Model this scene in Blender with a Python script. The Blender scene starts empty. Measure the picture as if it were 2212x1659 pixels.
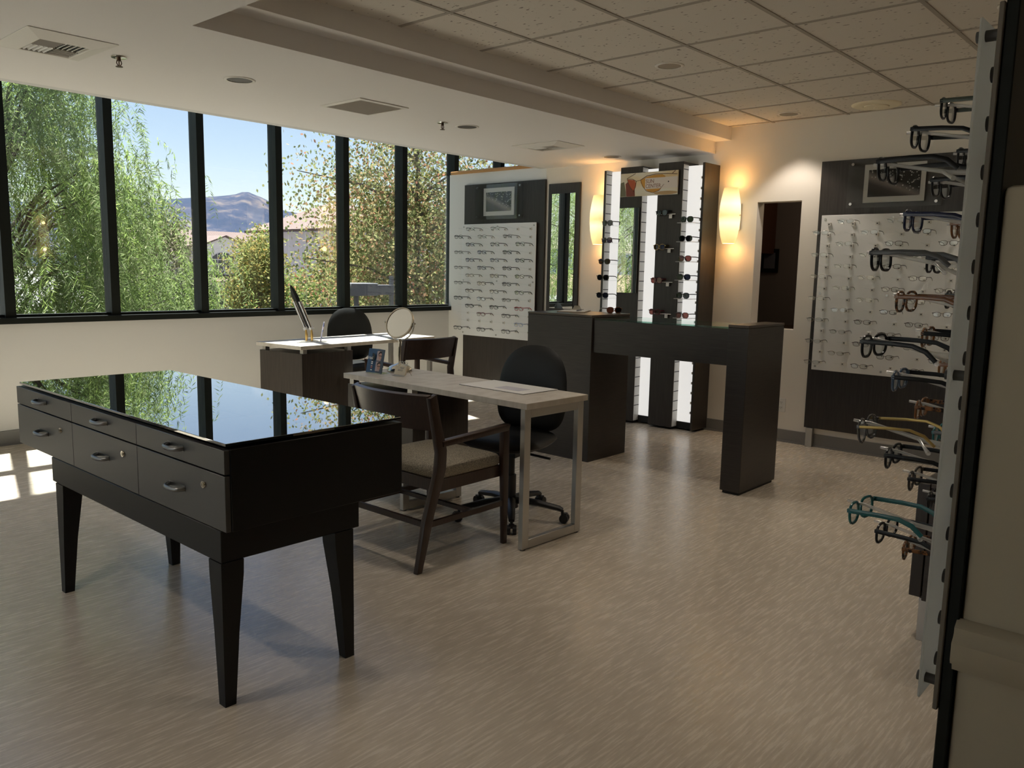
import bpy, bmesh, math, random
from mathutils import Vector, Matrix
random.seed(7)
S = bpy.context.scene
COL = S.collection
PI = math.pi
R = math.radians
V = Vector

# ------------------------------------------------------------------ geometry helpers
class MB:
    def __init__(s):
        s.bm = bmesh.new(); s.mi = 0
    def _f(s, vs):
        try:
            f = s.bm.faces.new(vs); f.material_index = s.mi; return f
        except ValueError:
            return None
    def poly(s, pts):
        return s._f([s.bm.verts.new(p) for p in pts])
    def hexa(s, a, b):
        """two quads of four points, bottom a and top b, both counter-clockwise from above"""
        va = [s.bm.verts.new(p) for p in a]; vb = [s.bm.verts.new(p) for p in b]
        s._f(va[::-1]); s._f(vb)
        for i in range(len(va)):
            j = (i + 1) % len(va); s._f([va[i], va[j], vb[j], vb[i]])
        return s
    def box(s, x0, x1, y0, y1, z0, z1):
        q = [(x0, y0), (x1, y0), (x1, y1), (x0, y1)]
        return s.hexa([(x, y, z0) for x, y in q], [(x, y, z1) for x, y in q])
    def obox(s, c, size, m=None):
        m = m or Matrix.Identity(3); h = V(size) / 2; c = V(c)
        q = [(-1, -1), (1, -1), (1, 1), (-1, 1)]
        return s.hexa([c + m @ V((h.x*x, h.y*y, -h.z)) for x, y in q], [c + m @ V((h.x*x, h.y*y, h.z)) for x, y in q])
    def rings(s, rr, closed=True, cap0=True, cap1=True):
        vv = [[s.bm.verts.new(p) for p in r] for r in rr]
        n = len(vv[0])
        for k in range(len(vv) - 1):
            for i in range(n if closed else n - 1):
                j = (i + 1) % n
                s._f([vv[k][i], vv[k][j], vv[k+1][j], vv[k+1][i]])
        if cap0: s._f(vv[0][::-1])
        if cap1: s._f(vv[-1])
        return s
    def cyl(s, p0, p1, r0, r1=None, n=14):
        return s.tube([p0, p1], [r0, r0 if r1 is None else r1], n)
    def tube(s, pts, r, n=8, closed=False, flat=None, up=None):
        pts = [V(p) for p in pts]; m = len(pts)
        rs = r if isinstance(r, (list, tuple)) else [r] * m
        rr = []; prev = None
        for i, p in enumerate(pts):
            if closed: t = pts[(i+1) % m] - pts[i-1]
            else: t = pts[min(i+1, m-1)] - pts[max(i-1, 0)]
            t.normalize()
            if up is not None: a = V(up)
            elif prev is None: a = V((0, 0, 1)) if abs(t.z) < .9 else V((1, 0, 0))
            else: a = prev
            a = (a - t * a.dot(t)); a.normalize(); prev = a
            b = t.cross(a)
            fa, fb = flat or (1, 1)
            rr.append([p + rs[i] * (a * math.cos(2*PI*k/n + PI/n) * fa + b * math.sin(2*PI*k/n + PI/n) * fb) for k in range(n)])
        if closed:
            rr.append(rr[0])
            vv = [[s.bm.verts.new(p) for p in q] for q in rr[:-1]]
            for k in range(m):
                A, B = vv[k], vv[(k+1) % m]
                for i in range(n):
                    j = (i+1) % n; s._f([A[i], A[j], B[j], B[i]])
            return s
        return s.rings(rr)
    def lathe(s, prof, c=(0, 0, 0), n=24, m=None, cap0=True, cap1=True):
        m = m or Matrix.Identity(3); c = V(c)
        rr = [[c + m @ V((r*math.cos(2*PI*k/n), r*math.sin(2*PI*k/n), z)) for k in range(n)] for r, z in prof]
        return s.rings(rr, True, cap0, cap1)
    def prism(s, poly, d0, d1, m=None, c=(0, 0, 0)):
        """poly in local xy extruded along local z from d0 to d1, mapped by 3x3 m and offset c"""
        m = m or Matrix.Identity(3); c = V(c)
        return s.rings([[c + m @ V((x, y, d0)) for x, y in poly], [c + m @ V((x, y, d1)) for x, y in poly]])
    def build(s, name, mat, parent=None, smooth=None, bevel=None, loc=None):
        bm = s.bm
        bmesh.ops.recalc_face_normals(bm, faces=bm.faces[:])
        if bevel:
            es = [e for e in bm.edges if len(e.link_faces) == 2 and e.calc_face_angle(0) > .5]
            bmesh.ops.bevel(bm, geom=es, offset=bevel[0], segments=bevel[1], affect='EDGES', profile=.5, clamp_overlap=True)
        me = bpy.data.meshes.new(name); bm.to_mesh(me); bm.free()
        for k in (mat if isinstance(mat, (list, tuple)) else [mat]): me.materials.append(k)
        if smooth or bevel:
            me.polygons.foreach_set('use_smooth', [True] * len(me.polygons))
            me.set_sharp_from_angle(angle=R(smooth or 40))
        me.update()
        o = bpy.data.objects.new(name, me); COL.objects.link(o)
        if parent: o.parent = parent
        if loc: o.location = loc
        return o

def RZ(d): return Matrix.Rotation(R(d), 3, 'Z')
def tag(o, label=None, cat=None, group=None, kind=None):
    if label: o['label'] = label
    if cat: o['category'] = cat
    if group: o['group'] = group
    if kind: o['kind'] = kind
    return o
def thing(name, label, cat, loc=(0, 0, 0), rz=0, group=None):
    o = bpy.data.objects.new(name, None); COL.objects.link(o)
    o.location = loc; o.rotation_euler = (0, 0, R(rz)); o.empty_display_size = .05
    return tag(o, label, cat, group)
def struct(o): o['kind'] = 'structure'; return o
def copy_tree(o, parent=None, mats=None):
    c = o.copy(); COL.objects.link(c); c.parent = parent
    if mats and c.type == 'MESH':
        for sl in c.material_slots:
            if sl.material and sl.material.name in mats:
                new = mats[sl.material.name]
                sl.link = 'OBJECT'; sl.material = new
    for ch in list(o.children): copy_tree(ch, c, mats)
    return c
def ordn(i): return ['top', 'second', 'third', 'fourth', 'fifth', 'sixth', 'seventh', 'eighth', 'ninth', 'tenth', 'eleventh', 'twelfth', 'thirteenth', 'bottom'][i]

# ------------------------------------------------------------------ material helpers
MATS = {}
def nt(m): return m.node_tree.nodes, m.node_tree.links
def pm(name, col, rough=.5, metal=0, spec=.5, **kw):
    m = bpy.data.materials.new(name); m.use_nodes = True
    N, L = nt(m); b = N['Principled BSDF']
    b.inputs['Base Color'].default_value = (*col, 1); b.inputs['Roughness'].default_value = rough
    b.inputs['Metallic'].default_value = metal; b.inputs['Specular IOR Level'].default_value = spec
    for k, v in kw.items():
        b.inputs[k.replace('_', ' ')].default_value = v
    MATS[name] = m
    return m
def coords(m, scale=(1, 1, 1), rot=(0, 0, 0), kind='Object', loc=(0, 0, 0)):
    N, L = nt(m)
    tc = N.new('ShaderNodeTexCoord'); mp = N.new('ShaderNodeMapping')
    mp.inputs['Scale'].default_value = scale; mp.inputs['Rotation'].default_value = rot; mp.inputs['Location'].default_value = loc
    L.new(tc.outputs[kind], mp.inputs['Vector'])
    return mp.outputs['Vector']
def noise(m, vec, scale=5, detail=4, rough=.55):
    N, L = nt(m); t = N.new('ShaderNodeTexNoise')
    t.inputs['Scale'].default_value = scale; t.inputs['Detail'].default_value = detail; t.inputs['Roughness'].default_value = rough
    L.new(vec, t.inputs['Vector']); return t.outputs['Fac']
def ramp(m, fac, stops, const=False):
    N, L = nt(m); r = N.new('ShaderNodeValToRGB')
    if const: r.color_ramp.interpolation = 'CONSTANT'
    e = r.color_ramp.elements
    while len(e) < len(stops): e.new(.5)
    for k, (p, c) in enumerate(stops):
        e[k].position = p; e[k].color = (*c, 1) if len(c) == 3 else c
    L.new(fac, r.inputs['Fac']); return r.outputs['Color']
def mix(m, fac, a, b, mode='MIX'):
    N, L = nt(m); x = N.new('ShaderNodeMix'); x.data_type = 'RGBA'; x.blend_type = mode
    for sock, v in ((x.inputs[0], fac), (x.inputs[6], a), (x.inputs[7], b)):
        if isinstance(v, (int, float)): sock.default_value = v
        elif isinstance(v, tuple): sock.default_value = (*v, 1)
        else: L.new(v, sock)
    return x.outputs[2]
def setc(m, out, sock='Base Color'):
    N, L = nt(m); L.new(out, N['Principled BSDF'].inputs[sock])
def bump(m, fac, strength=.1, dist=.01):
    N, L = nt(m); b = N.new('ShaderNodeBump'); b.inputs['Strength'].default_value = strength; b.inputs['Distance'].default_value = dist
    L.new(fac, b.inputs['Height']); L.new(b.outputs['Normal'], N['Principled BSDF'].inputs['Normal'])
def laminate(name, c0, c1, grain, rough=.38, spec=.5):
    m = pm(name, c0, rough, 0, spec)
    v = coords(m, grain)
    f = noise(m, v, 6, 5, .6)
    setc(m, ramp(m, f, [(.3, c0), (.7, c1)]))
    return m
def thin_glass(name, tint=(1, 1, 1), refl=1.0, rough=0.0, ior=1.5, body=None, body_amt=0):
    """a thin clear sheet: straight-through transmission plus fresnel reflection"""
    m = bpy.data.materials.new(name); m.use_nodes = True
    N, L = nt(m); N.clear()
    out = N.new('ShaderNodeOutputMaterial'); mx = N.new('ShaderNodeMixShader')
    tr = N.new('ShaderNodeBsdfTransparent'); tr.inputs['Color'].default_value = (*tint, 1)
    gl = N.new('ShaderNodeBsdfGlossy'); gl.inputs['Roughness'].default_value = rough; gl.inputs['Color'].default_value = (refl, refl, refl, 1)
    fr = N.new('ShaderNodeFresnel')
    ge = N.new('ShaderNodeNewGeometry'); io = N.new('ShaderNodeMix'); io.data_type = 'FLOAT'
    io.inputs[2].default_value = ior; io.inputs[3].default_value = 1 / ior      # same reflectance on both faces of the sheet
    L.new(ge.outputs['Backfacing'], io.inputs[0]); L.new(io.outputs[0], fr.inputs['IOR'])
    a = tr.outputs[0]
    if body:
        d = N.new('ShaderNodeBsdfDiffuse'); d.inputs['Color'].default_value = (*body, 1)
        m2 = N.new('ShaderNodeMixShader'); m2.inputs[0].default_value = body_amt
        L.new(tr.outputs[0], m2.inputs[1]); L.new(d.outputs[0], m2.inputs[2]); a = m2.outputs[0]
    L.new(fr.outputs[0], mx.inputs[0]); L.new(a, mx.inputs[1]); L.new(gl.outputs[0], mx.inputs[2])
    L.new(mx.outputs[0], out.inputs[0]); MATS[name] = m
    return m
def emit(name, col, strength):
    m = pm(name, (.8, .8, .8), .4)
    b = m.node_tree.nodes['Principled BSDF']
    b.inputs['Emission Color'].default_value = (*col, 1); b.inputs['Emission Strength'].default_value = strength
    return m
LEAF = 2.0
def leaf_mat(name, stops, trans=.35):
    m = bpy.data.materials.new(name); m.use_nodes = True
    N, L = nt(m); N.clear()
    g = N.new('ShaderNodeNewGeometry'); r = N.new('ShaderNodeValToRGB')
    e = r.color_ramp.elements
    while len(e) < len(stops): e.new(.5)
    for k, (p, c) in enumerate(stops): e[k].position = p; e[k].color = (*[q * LEAF for q in c], 1)
    L.new(g.outputs['Random Per Island'], r.inputs['Fac'])
    d = N.new('ShaderNodeBsdfDiffuse'); t = N.new('ShaderNodeBsdfTranslucent'); x = N.new('ShaderNodeMixShader'); o = N.new('ShaderNodeOutputMaterial')
    x.inputs[0].default_value = trans
    L.new(r.outputs['Color'], d.inputs['Color']); L.new(r.outputs['Color'], t.inputs['Color'])
    L.new(d.outputs[0], x.inputs[1]); L.new(t.outputs[0], x.inputs[2]); L.new(x.outputs[0], o.inputs[0])
    MATS[name] = m
    return m

# ------------------------------------------------------------------ materials
m_floor = pm('floor_vinyl', (.5, .42, .32), .36, 0, .8)
vf = coords(m_floor, (4.5, 60, 1), (0, 0, R(-6)))
f1 = noise(m_floor, vf, 1.6, 6, .62)
vf2 = coords(m_floor, (15, 130, 1), (0, 0, R(-6)), loc=(3, 1, 0))
f2 = noise(m_floor, vf2, 1.0, 3, .5)
vf3 = coords(m_floor, (.5, .8, 1))
f3 = noise(m_floor, vf3, 1.0, 2, .5)
c_a = ramp(m_floor, f1, [(.28, (.48, .41, .325)), (.5, (.61, .54, .445)), (.72, (.71, .645, .55))])
c_b = ramp(m_floor, f2, [(.64, (1, 1, 1)), (.76, (.80, .76, .71))])
c_c = mix(m_floor, 1.0, c_a, c_b, 'MULTIPLY')
c_d = ramp(m_floor, f3, [(.35, (.93, .92, .9)), (.65, (1.04, 1.03, 1.0))])
setc(m_floor, mix(m_floor, 1.0, c_c, c_d, 'MULTIPLY'))
setc(m_floor, ramp(m_floor, f1, [(.3, (.23, .23, .23)), (.7, (.30, .30, .30))]), 'Roughness')
bump(m_floor, f1, .05, .003)

def wallmat(name, c):
    m = pm(name, c, .7, 0, .25)
    f = noise(m, coords(m, (1, 1, 1)), 90, 3, .6)
    bump(m, f, .08, .004)
    return m
m_wall = wallmat('wall_paint', (.80, .755, .685))
m_wallw = wallmat('white_wall_paint', (.64, .63, .615))
m_pony = wallmat('tan_wall_paint', (.46, .405, .31))
m_ceil = wallmat('ceiling_paint', (.77, .745, .725))
m_tile = pm('ceiling_tile', (.62, .56, .48), .85, 0, .15)
vt = coords(m_tile, (1, 1, 1))
vo = m_tile.node_tree.nodes.new('ShaderNodeTexVoronoi'); vo.inputs['Scale'].default_value = 36; vo.inputs['Randomness'].default_value = 1
mpv = coords(m_tile, (1, .55, 1), (0, 0, R(35))); nv = m_tile.node_tree.nodes.new('ShaderNodeTexNoise'); nv.inputs['Scale'].default_value = 30
m_tile.node_tree.links.new(mpv, nv.inputs['Vector'])
m_tile.node_tree.links.new(mix(m_tile, .03, mpv, nv.outputs['Color'], 'ADD'), vo.inputs['Vector'])
spk = ramp(m_tile, vo.outputs['Distance'], [(.13, (.24, .21, .18)), (.22, (.70, .655, .59))])
pk = noise(m_tile, coords(m_tile, (1, 1, 1), loc=(5, 5, 0)), 16, 2)
setc(m_tile, mix(m_tile, ramp(m_tile, pk, [(.44, (0, 0, 0)), (.5, (1, 1, 1))]), (.70, .655, .59), spk))
m_grid = pm('ceiling_grid', (.36, .32, .27), .6)
m_black = pm('black_frame', (.008, .010, .008), .5, 0, .22)
m_blacksatin = pm('black_satin_lacquer', (.006, .0058, .0056), .42, 0, .3)
m_drawer = pm('drawer_lacquer_lit', (.026, .025, .024), .40, 0, .9)  # case lacquer made paler for window light on the fronts
m_dark = laminate('dark_laminate', (.021, .016, .013), (.040, .032, .027), (14, 14, .7), .4)
m_darkh = laminate('dark_laminate_horizontal', (.021, .016, .013), (.040, .032, .027), (.9, .9, 22), .36)
m_darkped = laminate('dark_pedestal_laminate', (.026, .019, .015), (.052, .041, .034), (16, 16, .7), .33)
m_desk = pm('desk_laminate', (.5, .46, .4), .42, 0, .45)
fd = noise(m_desk, coords(m_desk, (3, 6, 1)), 3, 6, .65)
setc(m_desk, ramp(m_desk, fd, [(.25, (.46, .41, .345)), (.5, (.59, .545, .48)), (.75, (.68, .64, .58))]))
m_steel = pm('brushed_steel', (.50, .49, .47), .36, 1)
m_chrome = pm('chrome', (.8, .8, .8), .1, 1)
m_nickel = pm('satin_nickel', (.62, .58, .50), .16, 1)
m_hand = pm('pewter_handle', (.24, .24, .24), .32, 1)
m_brass = pm('brass', (.55, .36, .12), .3, 1)
m_mirror = pm('mirror_silver', (.92, .93, .92), .005, 1)
m_base = pm('grey_vinyl_base', (.20, .195, .19), .5)
m_tableglass = pm('black_backed_glass', (.004, .006, .007), .012, 0, .5, Coat_Weight=1.0, Coat_Roughness=.0, Coat_IOR=3.2)
m_glassedge = thin_glass('green_glass', (.62, .86, .78))
m_pane = thin_glass('window_glass', (.86, .885, .875), ior=1.62)
m_clear = thin_glass('clear_acrylic', (.96, .97, .97), ior=1.45)
m_clearplate = thin_glass('clear_plate', (.95, .96, .955), ior=1.33)
m_lens = thin_glass('clear_lens', (.93, .94, .94), ior=1.5)
m_rod = thin_glass('frosted_rod', (.9, .9, .9), ior=1.5, rough=.12, body=(.85, .83, .8), body_amt=.35)
m_frost = pm('frosted_acrylic', (.88, .885, .88), .4, 0, .35)
_n, _l = nt(m_frost); _t = _n.new('ShaderNodeBsdfTranslucent'); _t.inputs['Color'].default_value = (.78, .78, .77, 1); _x = _n.new('ShaderNodeMixShader'); _x.inputs[0].default_value = .04
_l.new(_n['Principled BSDF'].outputs[0], _x.inputs[1]); _l.new(_t.outputs[0], _x.inputs[2]); _l.new(_x.outputs[0], _n['Material Output'].inputs[0])
m_frost2 = m_frost.copy(); m_frost2.name = 'frosted_acrylic_thin'
for _q in m_frost2.node_tree.nodes:
    if _q.type == 'MIX_SHADER': _q.inputs[0].default_value = .75
m_wood = laminate('walnut_chair_wood', (.030, .0155, .0105), (.052, .028, .019), (18, 18, 1.2), .34)
m_cap = laminate('oak_cap', (.50, .24, .075), (.60, .31, .11), (2, 20, 20), .4)
m_fabric = pm('taupe_weave', (.26, .225, .175), .9, 0, .1)
fw_ = noise(m_fabric, coords(m_fabric, (1, 1, 1)), 190, 2, .7)
setc(m_fabric, ramp(m_fabric, fw_, [(.35, (.13, .115, .09)), (.6, (.36, .32, .25))])); bump(m_fabric, fw_, .4, .003)
m_vinyl = pm('black_vinyl', (.010, .0105, .010), .45, 0, .35)
m_plastic = pm('black_plastic', (.008, .008, .009), .45)
m_white = pm('white_plastic', (.75, .74, .70), .45)
m_whitevent = pm('white_enamel', (.70, .67, .62), .5)
m_slat = pm('white_slatwall', (.72, .71, .68), .35)
m_slot = pm('slat_groove', (.01, .01, .01), .6)
m_lum = emit('backlit_panel', (1, .985, .955), .13)
m_void = pm('dark_void', (.012, .010, .008), .8)
m_paper = pm('paper', (.80, .79, .76), .6)
m_ink = pm('grey_ink', (.12, .12, .13), .6)
m_shade = pm('glass_shade', (.9, .8, .6), .35)
_b = m_shade.node_tree.nodes['Principled BSDF']
zc = m_shade.node_tree.nodes.new('ShaderNodeSeparateXYZ'); m_shade.node_tree.links.new(coords(m_shade, (1, 1, 1)), zc.inputs[0])
_e = ramp(m_shade, zc.outputs['Z'], [(0.0, (1, .50, .14)), (.10, (1, .70, .30)), (.17, (1, .86, .55)), (.235, (1, .58, .20)), (.33, (1, .88, .58)), (.42, (1, .68, .27)), (.47, (1, .48, .13))])
setc(m_shade, _e, 'Emission Color'); _b.inputs['Emission Strength'].default_value = .24

# ------------------------------------------------------------------ the room shell
ZS, ZT = 2.445, 2.655            # soffit and tile ceiling heights
YW, XB = 6.95, 6.65              # window wall and back wall
struct(MB().box(-4.2, 9.2, -4.2, 7.06, -.12, 0).build('floor', m_floor))
# window wall below the sill and its black sill bar
struct(MB().box(-4.2, 9.2, YW, YW + .14, 0, .955).build('wall_window', m_wallw))
b = MB().box(-4.2, 9.2, YW - .012, YW, 0.012, .112); b.box(-4.2, 9.2, YW - .022, YW, 0, .014)
struct(b.build('baseboard_window', m_base))
struct(MB().box(-4.2, XB, YW - .045, YW + .12, .925, .972).build('trim_1', m_black, bevel=(.003, 1)))
PITCH, X0 = .777, 2.077
TRZ = 3.52
mx = [X0 + PITCH * k for k in range(-8, 10)]
for i, (a, c) in enumerate(zip(mx[:-1], mx[1:])):
    w = thing(f'window_{i+1}', None, None); w['kind'] = 'structure'
    MB().box(a + .03, c - .03, YW + .035, YW + .043, .97, TRZ).build('pane', m_pane, w)
    f = MB()
    f.box(a - .034, a + .034, YW - .02, YW + .115, .97, TRZ + .07)
    f.box(a - .012, a + .046, YW + .005, YW + .08, .97, TRZ)
    f.box(a + .03, c - .03, YW + .01, YW + .08, .97, .992)
    f.box(a + .03, c - .03, YW - .02, YW + .115, TRZ, TRZ + .07)
    f.build('frame', m_black, w)
# added unseen upper glazing, solid walls beside it shaped to the sun patch
struct(MB().box(-4.2, 1.9, YW, YW + .14, TRZ + .07, 6.3).build('wall_window_upper', m_wallw))
struct(MB().box(5.98, 9.2, YW, YW + .14, TRZ + .07, 6.3).build('wall_window_upper_side', m_wallw))
for i, k in enumerate(range(0, 5)):
    a, c = X0 + PITCH * k, X0 + PITCH * (k + 1)
    w = thing(f'window_{i+20}', None, None); w['kind'] = 'structure'
    MB().box(a + .03, c - .03, YW + .035, YW + .043, TRZ + .07, 6.3).build('pane', m_pane, w)
    MB().box(a - .034, a + .034, YW - .02, YW + .115, TRZ + .07, 6.3).build('frame', m_black, w)
# ceilings
b = MB(); b.box(1.87, XB, 3.606, 5.515, ZS, ZS + .03); b.box(-4.2, 1.87, -4.2, 5.515, ZS, ZS + .03); b.box(XB, 9.2, 3.6, 5.515, ZS, ZS + .03)
struct(b.build('ceiling', m_ceil))
struct(MB().box(-4.2, 9.2, 5.515, 5.60, ZS, 6.3).build('wall_bulkhead', m_wallw))
struct(MB().box(-4.2, 9.2, 5.515, 7.09, 6.3, 6.4).build('ceiling_upper', m_wallw))
st = MB()   # stepped edge around the tile recess
st.box(1.80, XB, 3.606, 3.66, ZS + .03, ZT + .05); st.box(1.80, 1.87, -3.0, 3.606, ZS + .03, ZT + .05)
st.box(1.87, XB, 3.46, 3.606, 2.546, ZT + .05); st.box(1.87, 2.016, -3.0, 3.46, 2.546, ZT + .05)
struct(st.build('trim_2', m_ceil))
struct(MB().box(2.0, 9.2, -4.2, 3.5, ZT, ZT + .04).build('ceiling_tiles', m_tile))
g = MB()
for k in range(-8, 4):
    y = 2.472 + .6096 * (k - 1)
    if y < 3.46: g.box(2.016, XB, y - .011, y + .011, ZT - .004, ZT + .002)
for k in range(-4, 4):
    x = 4.768 + .6096 * k
    g.box(x - .011, x + .011, -3.0, 3.46, ZT - .0035, ZT + .002)
struct(g.build('ceiling_grid', m_grid))
# back wall with the pass-through opening; a lower capped partition beside the windows
OY0, OY1, OZ0, OZ1 = 2.80, 3.185, .952, 2.012
b = MB(); b.box(XB, XB + .13, -3.0, OY0, 0, 2.8); b.box(XB, XB + .13, OY1, 5.515, 0, 2.8)
b.box(XB, XB + .13, OY0, OY1, 0, OZ0); b.box(XB, XB + .13, OY0, OY1, OZ1, 2.8)
struct(b.build('wall_back', m_wall))
struct(MB().box(XB, XB + .13, 5.515, YW, 0, 2.462).build('wall_partition', wallmat('partition_paint', (.86, .855, .83))))
struct(MB().box(XB - .02, XB + .15, 5.60, YW - .03, 2.462, 2.497).build('trim_3', m_cap, bevel=(.006, 2)))
b = MB().box(XB - .012, XB, -3.0, 5.515, .012, .105); b.box(XB - .022, XB, -3.0, 5.515, 0, .014)
b.box(XB - .012, XB, 5.515, YW, .012, .105)
struct(b.build('baseboard_back', m_base))
# out of view: walls that close the room, plus additions for the light
b = MB(); b.box(-4.34, -4.2, 1.7, 7.09, 0, .1); b.box(-4.34, -4.2, 1.7, 7.09, 3.59, 6.4); b.box(-4.34, -4.2, -4.2, 1.7, 0, 6.4); struct(b.build('wall_left', m_wallw))
for i in range(6):  # unseen left windows added to let in more daylight
    a = 1.7 + .88 * i
    w = thing(f'window_{i+30}', None, None); w['kind'] = 'structure'
    MB().box(-4.29, -4.282, a + .03, a + .85, .13, 3.55).build('pane', m_pane, w)
    k = MB(); k.box(-4.36, -4.18, a - .034, a + .034, .1, 3.59); k.box(-4.36, -4.18, a + .034, a + .846, .1, .13); k.box(-4.36, -4.18, a + .034, a + .846, 3.55, 3.59); k.build('frame', m_black, w)
struct(MB().box(-12, -4.4, -6, 12, -.3, -.06).build('bounce_terrace', pm('bounce_paving', (.52, .50, .47), .9)))  # unseen paving added to bounce sunlight in through the left windows
struct(MB().box(-.62, -.5, -4.2, 1.0, 0, ZS).build('wall_light_block', m_wall))  # unseen wall added to shade the half wall from the left windows
struct(MB().box(-4.2, 9.2, -4.34, -4.2, 0, 2.8).build('wall_rear', m_wall))
struct(MB().box(9.2, 9.34, -4.2, 7.06, 0, 6.4).build('wall_far', m_wallw))
# small dark room seen through the opening
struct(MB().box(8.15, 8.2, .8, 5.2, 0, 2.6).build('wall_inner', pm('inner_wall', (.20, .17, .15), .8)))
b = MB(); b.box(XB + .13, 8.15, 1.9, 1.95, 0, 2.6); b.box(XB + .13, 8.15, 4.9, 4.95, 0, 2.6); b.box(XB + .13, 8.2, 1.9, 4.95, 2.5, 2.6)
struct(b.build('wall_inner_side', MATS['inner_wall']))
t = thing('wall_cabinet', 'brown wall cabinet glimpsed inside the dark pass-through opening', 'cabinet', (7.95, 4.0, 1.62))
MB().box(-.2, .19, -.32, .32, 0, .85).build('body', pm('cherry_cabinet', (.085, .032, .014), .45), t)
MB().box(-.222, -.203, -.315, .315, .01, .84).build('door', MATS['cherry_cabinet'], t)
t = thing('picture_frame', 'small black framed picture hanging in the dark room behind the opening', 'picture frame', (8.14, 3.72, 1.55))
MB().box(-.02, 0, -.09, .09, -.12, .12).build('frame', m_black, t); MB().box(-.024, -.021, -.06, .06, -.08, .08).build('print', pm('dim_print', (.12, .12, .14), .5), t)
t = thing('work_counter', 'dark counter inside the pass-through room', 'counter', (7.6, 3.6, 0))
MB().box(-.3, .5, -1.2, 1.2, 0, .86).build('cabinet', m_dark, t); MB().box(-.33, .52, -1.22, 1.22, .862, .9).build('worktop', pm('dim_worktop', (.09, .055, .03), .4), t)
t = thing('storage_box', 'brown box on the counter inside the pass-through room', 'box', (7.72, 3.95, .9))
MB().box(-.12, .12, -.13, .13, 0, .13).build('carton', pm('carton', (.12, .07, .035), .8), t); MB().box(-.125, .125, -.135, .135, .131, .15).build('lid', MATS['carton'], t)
li = bpy.data.lights.new('inner_room_fill', 'POINT'); li.energy = .9; li.color = (1, .8, .6); li.shadow_soft_size = .1  # unseen fill light added to lift the dark inner room
lo = bpy.data.objects.new('inner_room_fill', li); COL.objects.link(lo); lo.location = (7.3, 2.5, 2.3)
# half-height wall at the right with a chair rail
PX, PY = 1.62, .331
struct(MB().box(PX, PX + 1.1, -4.2, PY, 0, 1.56).build('wall_half', m_pony, bevel=(.012, 2)))
prof = [(0, 0), (.012, .004), (.016, .016), (.03, .022), (.034, .03), (.034, .062), (.026, .07), (.022, .078), (.022, .088), (.010, .098), (0, .10)]
mm = Matrix(((-1, 0, 0), (0, 0, -1), (0, 1, 0)))
struct(MB().prism(prof, -(PY + .004), 4.2, mm, (PX, 0, .684)).build('trim_4', m_pony, smooth=30))
# ------------------------------------------------------------------ display boards with eyeglass holders
m_artA = pm('droplet_print', (.1, .1, .1), .7, 0, .1)
va = coords(m_artA, (1, 1, 1))
wn = noise(m_artA, va, 3.0, 2)
vv = m_artA.node_tree.nodes.new('ShaderNodeTexVoronoi'); vv.inputs['Scale'].default_value = 48; m_artA.node_tree.links.new(va, vv.inputs['Vector'])
dots = ramp(m_artA, vv.outputs['Distance'], [(.17, (.55, .53, .52)), (.30, (.0, .0, .0))])
sx = m_artA.node_tree.nodes.new('ShaderNodeSeparateXYZ'); m_artA.node_tree.links.new(coords(m_artA, (1, 1, 1)), sx.inputs[0])
ad = m_artA.node_tree.nodes.new('ShaderNodeMath'); ad.operation = 'MULTIPLY_ADD'; ad.inputs[1].default_value = -.42
m_artA.node_tree.links.new(sx.outputs['Y'], ad.inputs[0]); m_artA.node_tree.links.new(sx.outputs['Z'], ad.inputs[2])
ad2 = m_artA.node_tree.nodes.new('ShaderNodeMath'); ad2.operation = 'ADD'; ad2.inputs[1].default_value = .2
m_artA.node_tree.links.new(ad.outputs[0], ad2.inputs[0])
back = ramp(m_artA, ad2.outputs[0], [(.02, (.03, .028, .027)), (.13, (.09, .08, .078)), (.175, (.25, .21, .20)), (.195, (.18, .16, .155)), (.225, (.028, .027, .027))])
msk = ramp(m_artA, ad2.outputs[0], [(.165, (0, 0, 0)), (.20, (1, 1, 1))])
setc(m_artA, mix(m_artA, msk, back, mix(m_artA, 1.0, back, dots, 'ADD')))
m_mat = pm('white_mat', (.62, .59, .57), .6)
m_gasket = pm('grey_nut', (.085, .085, .085), .6)

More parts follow.
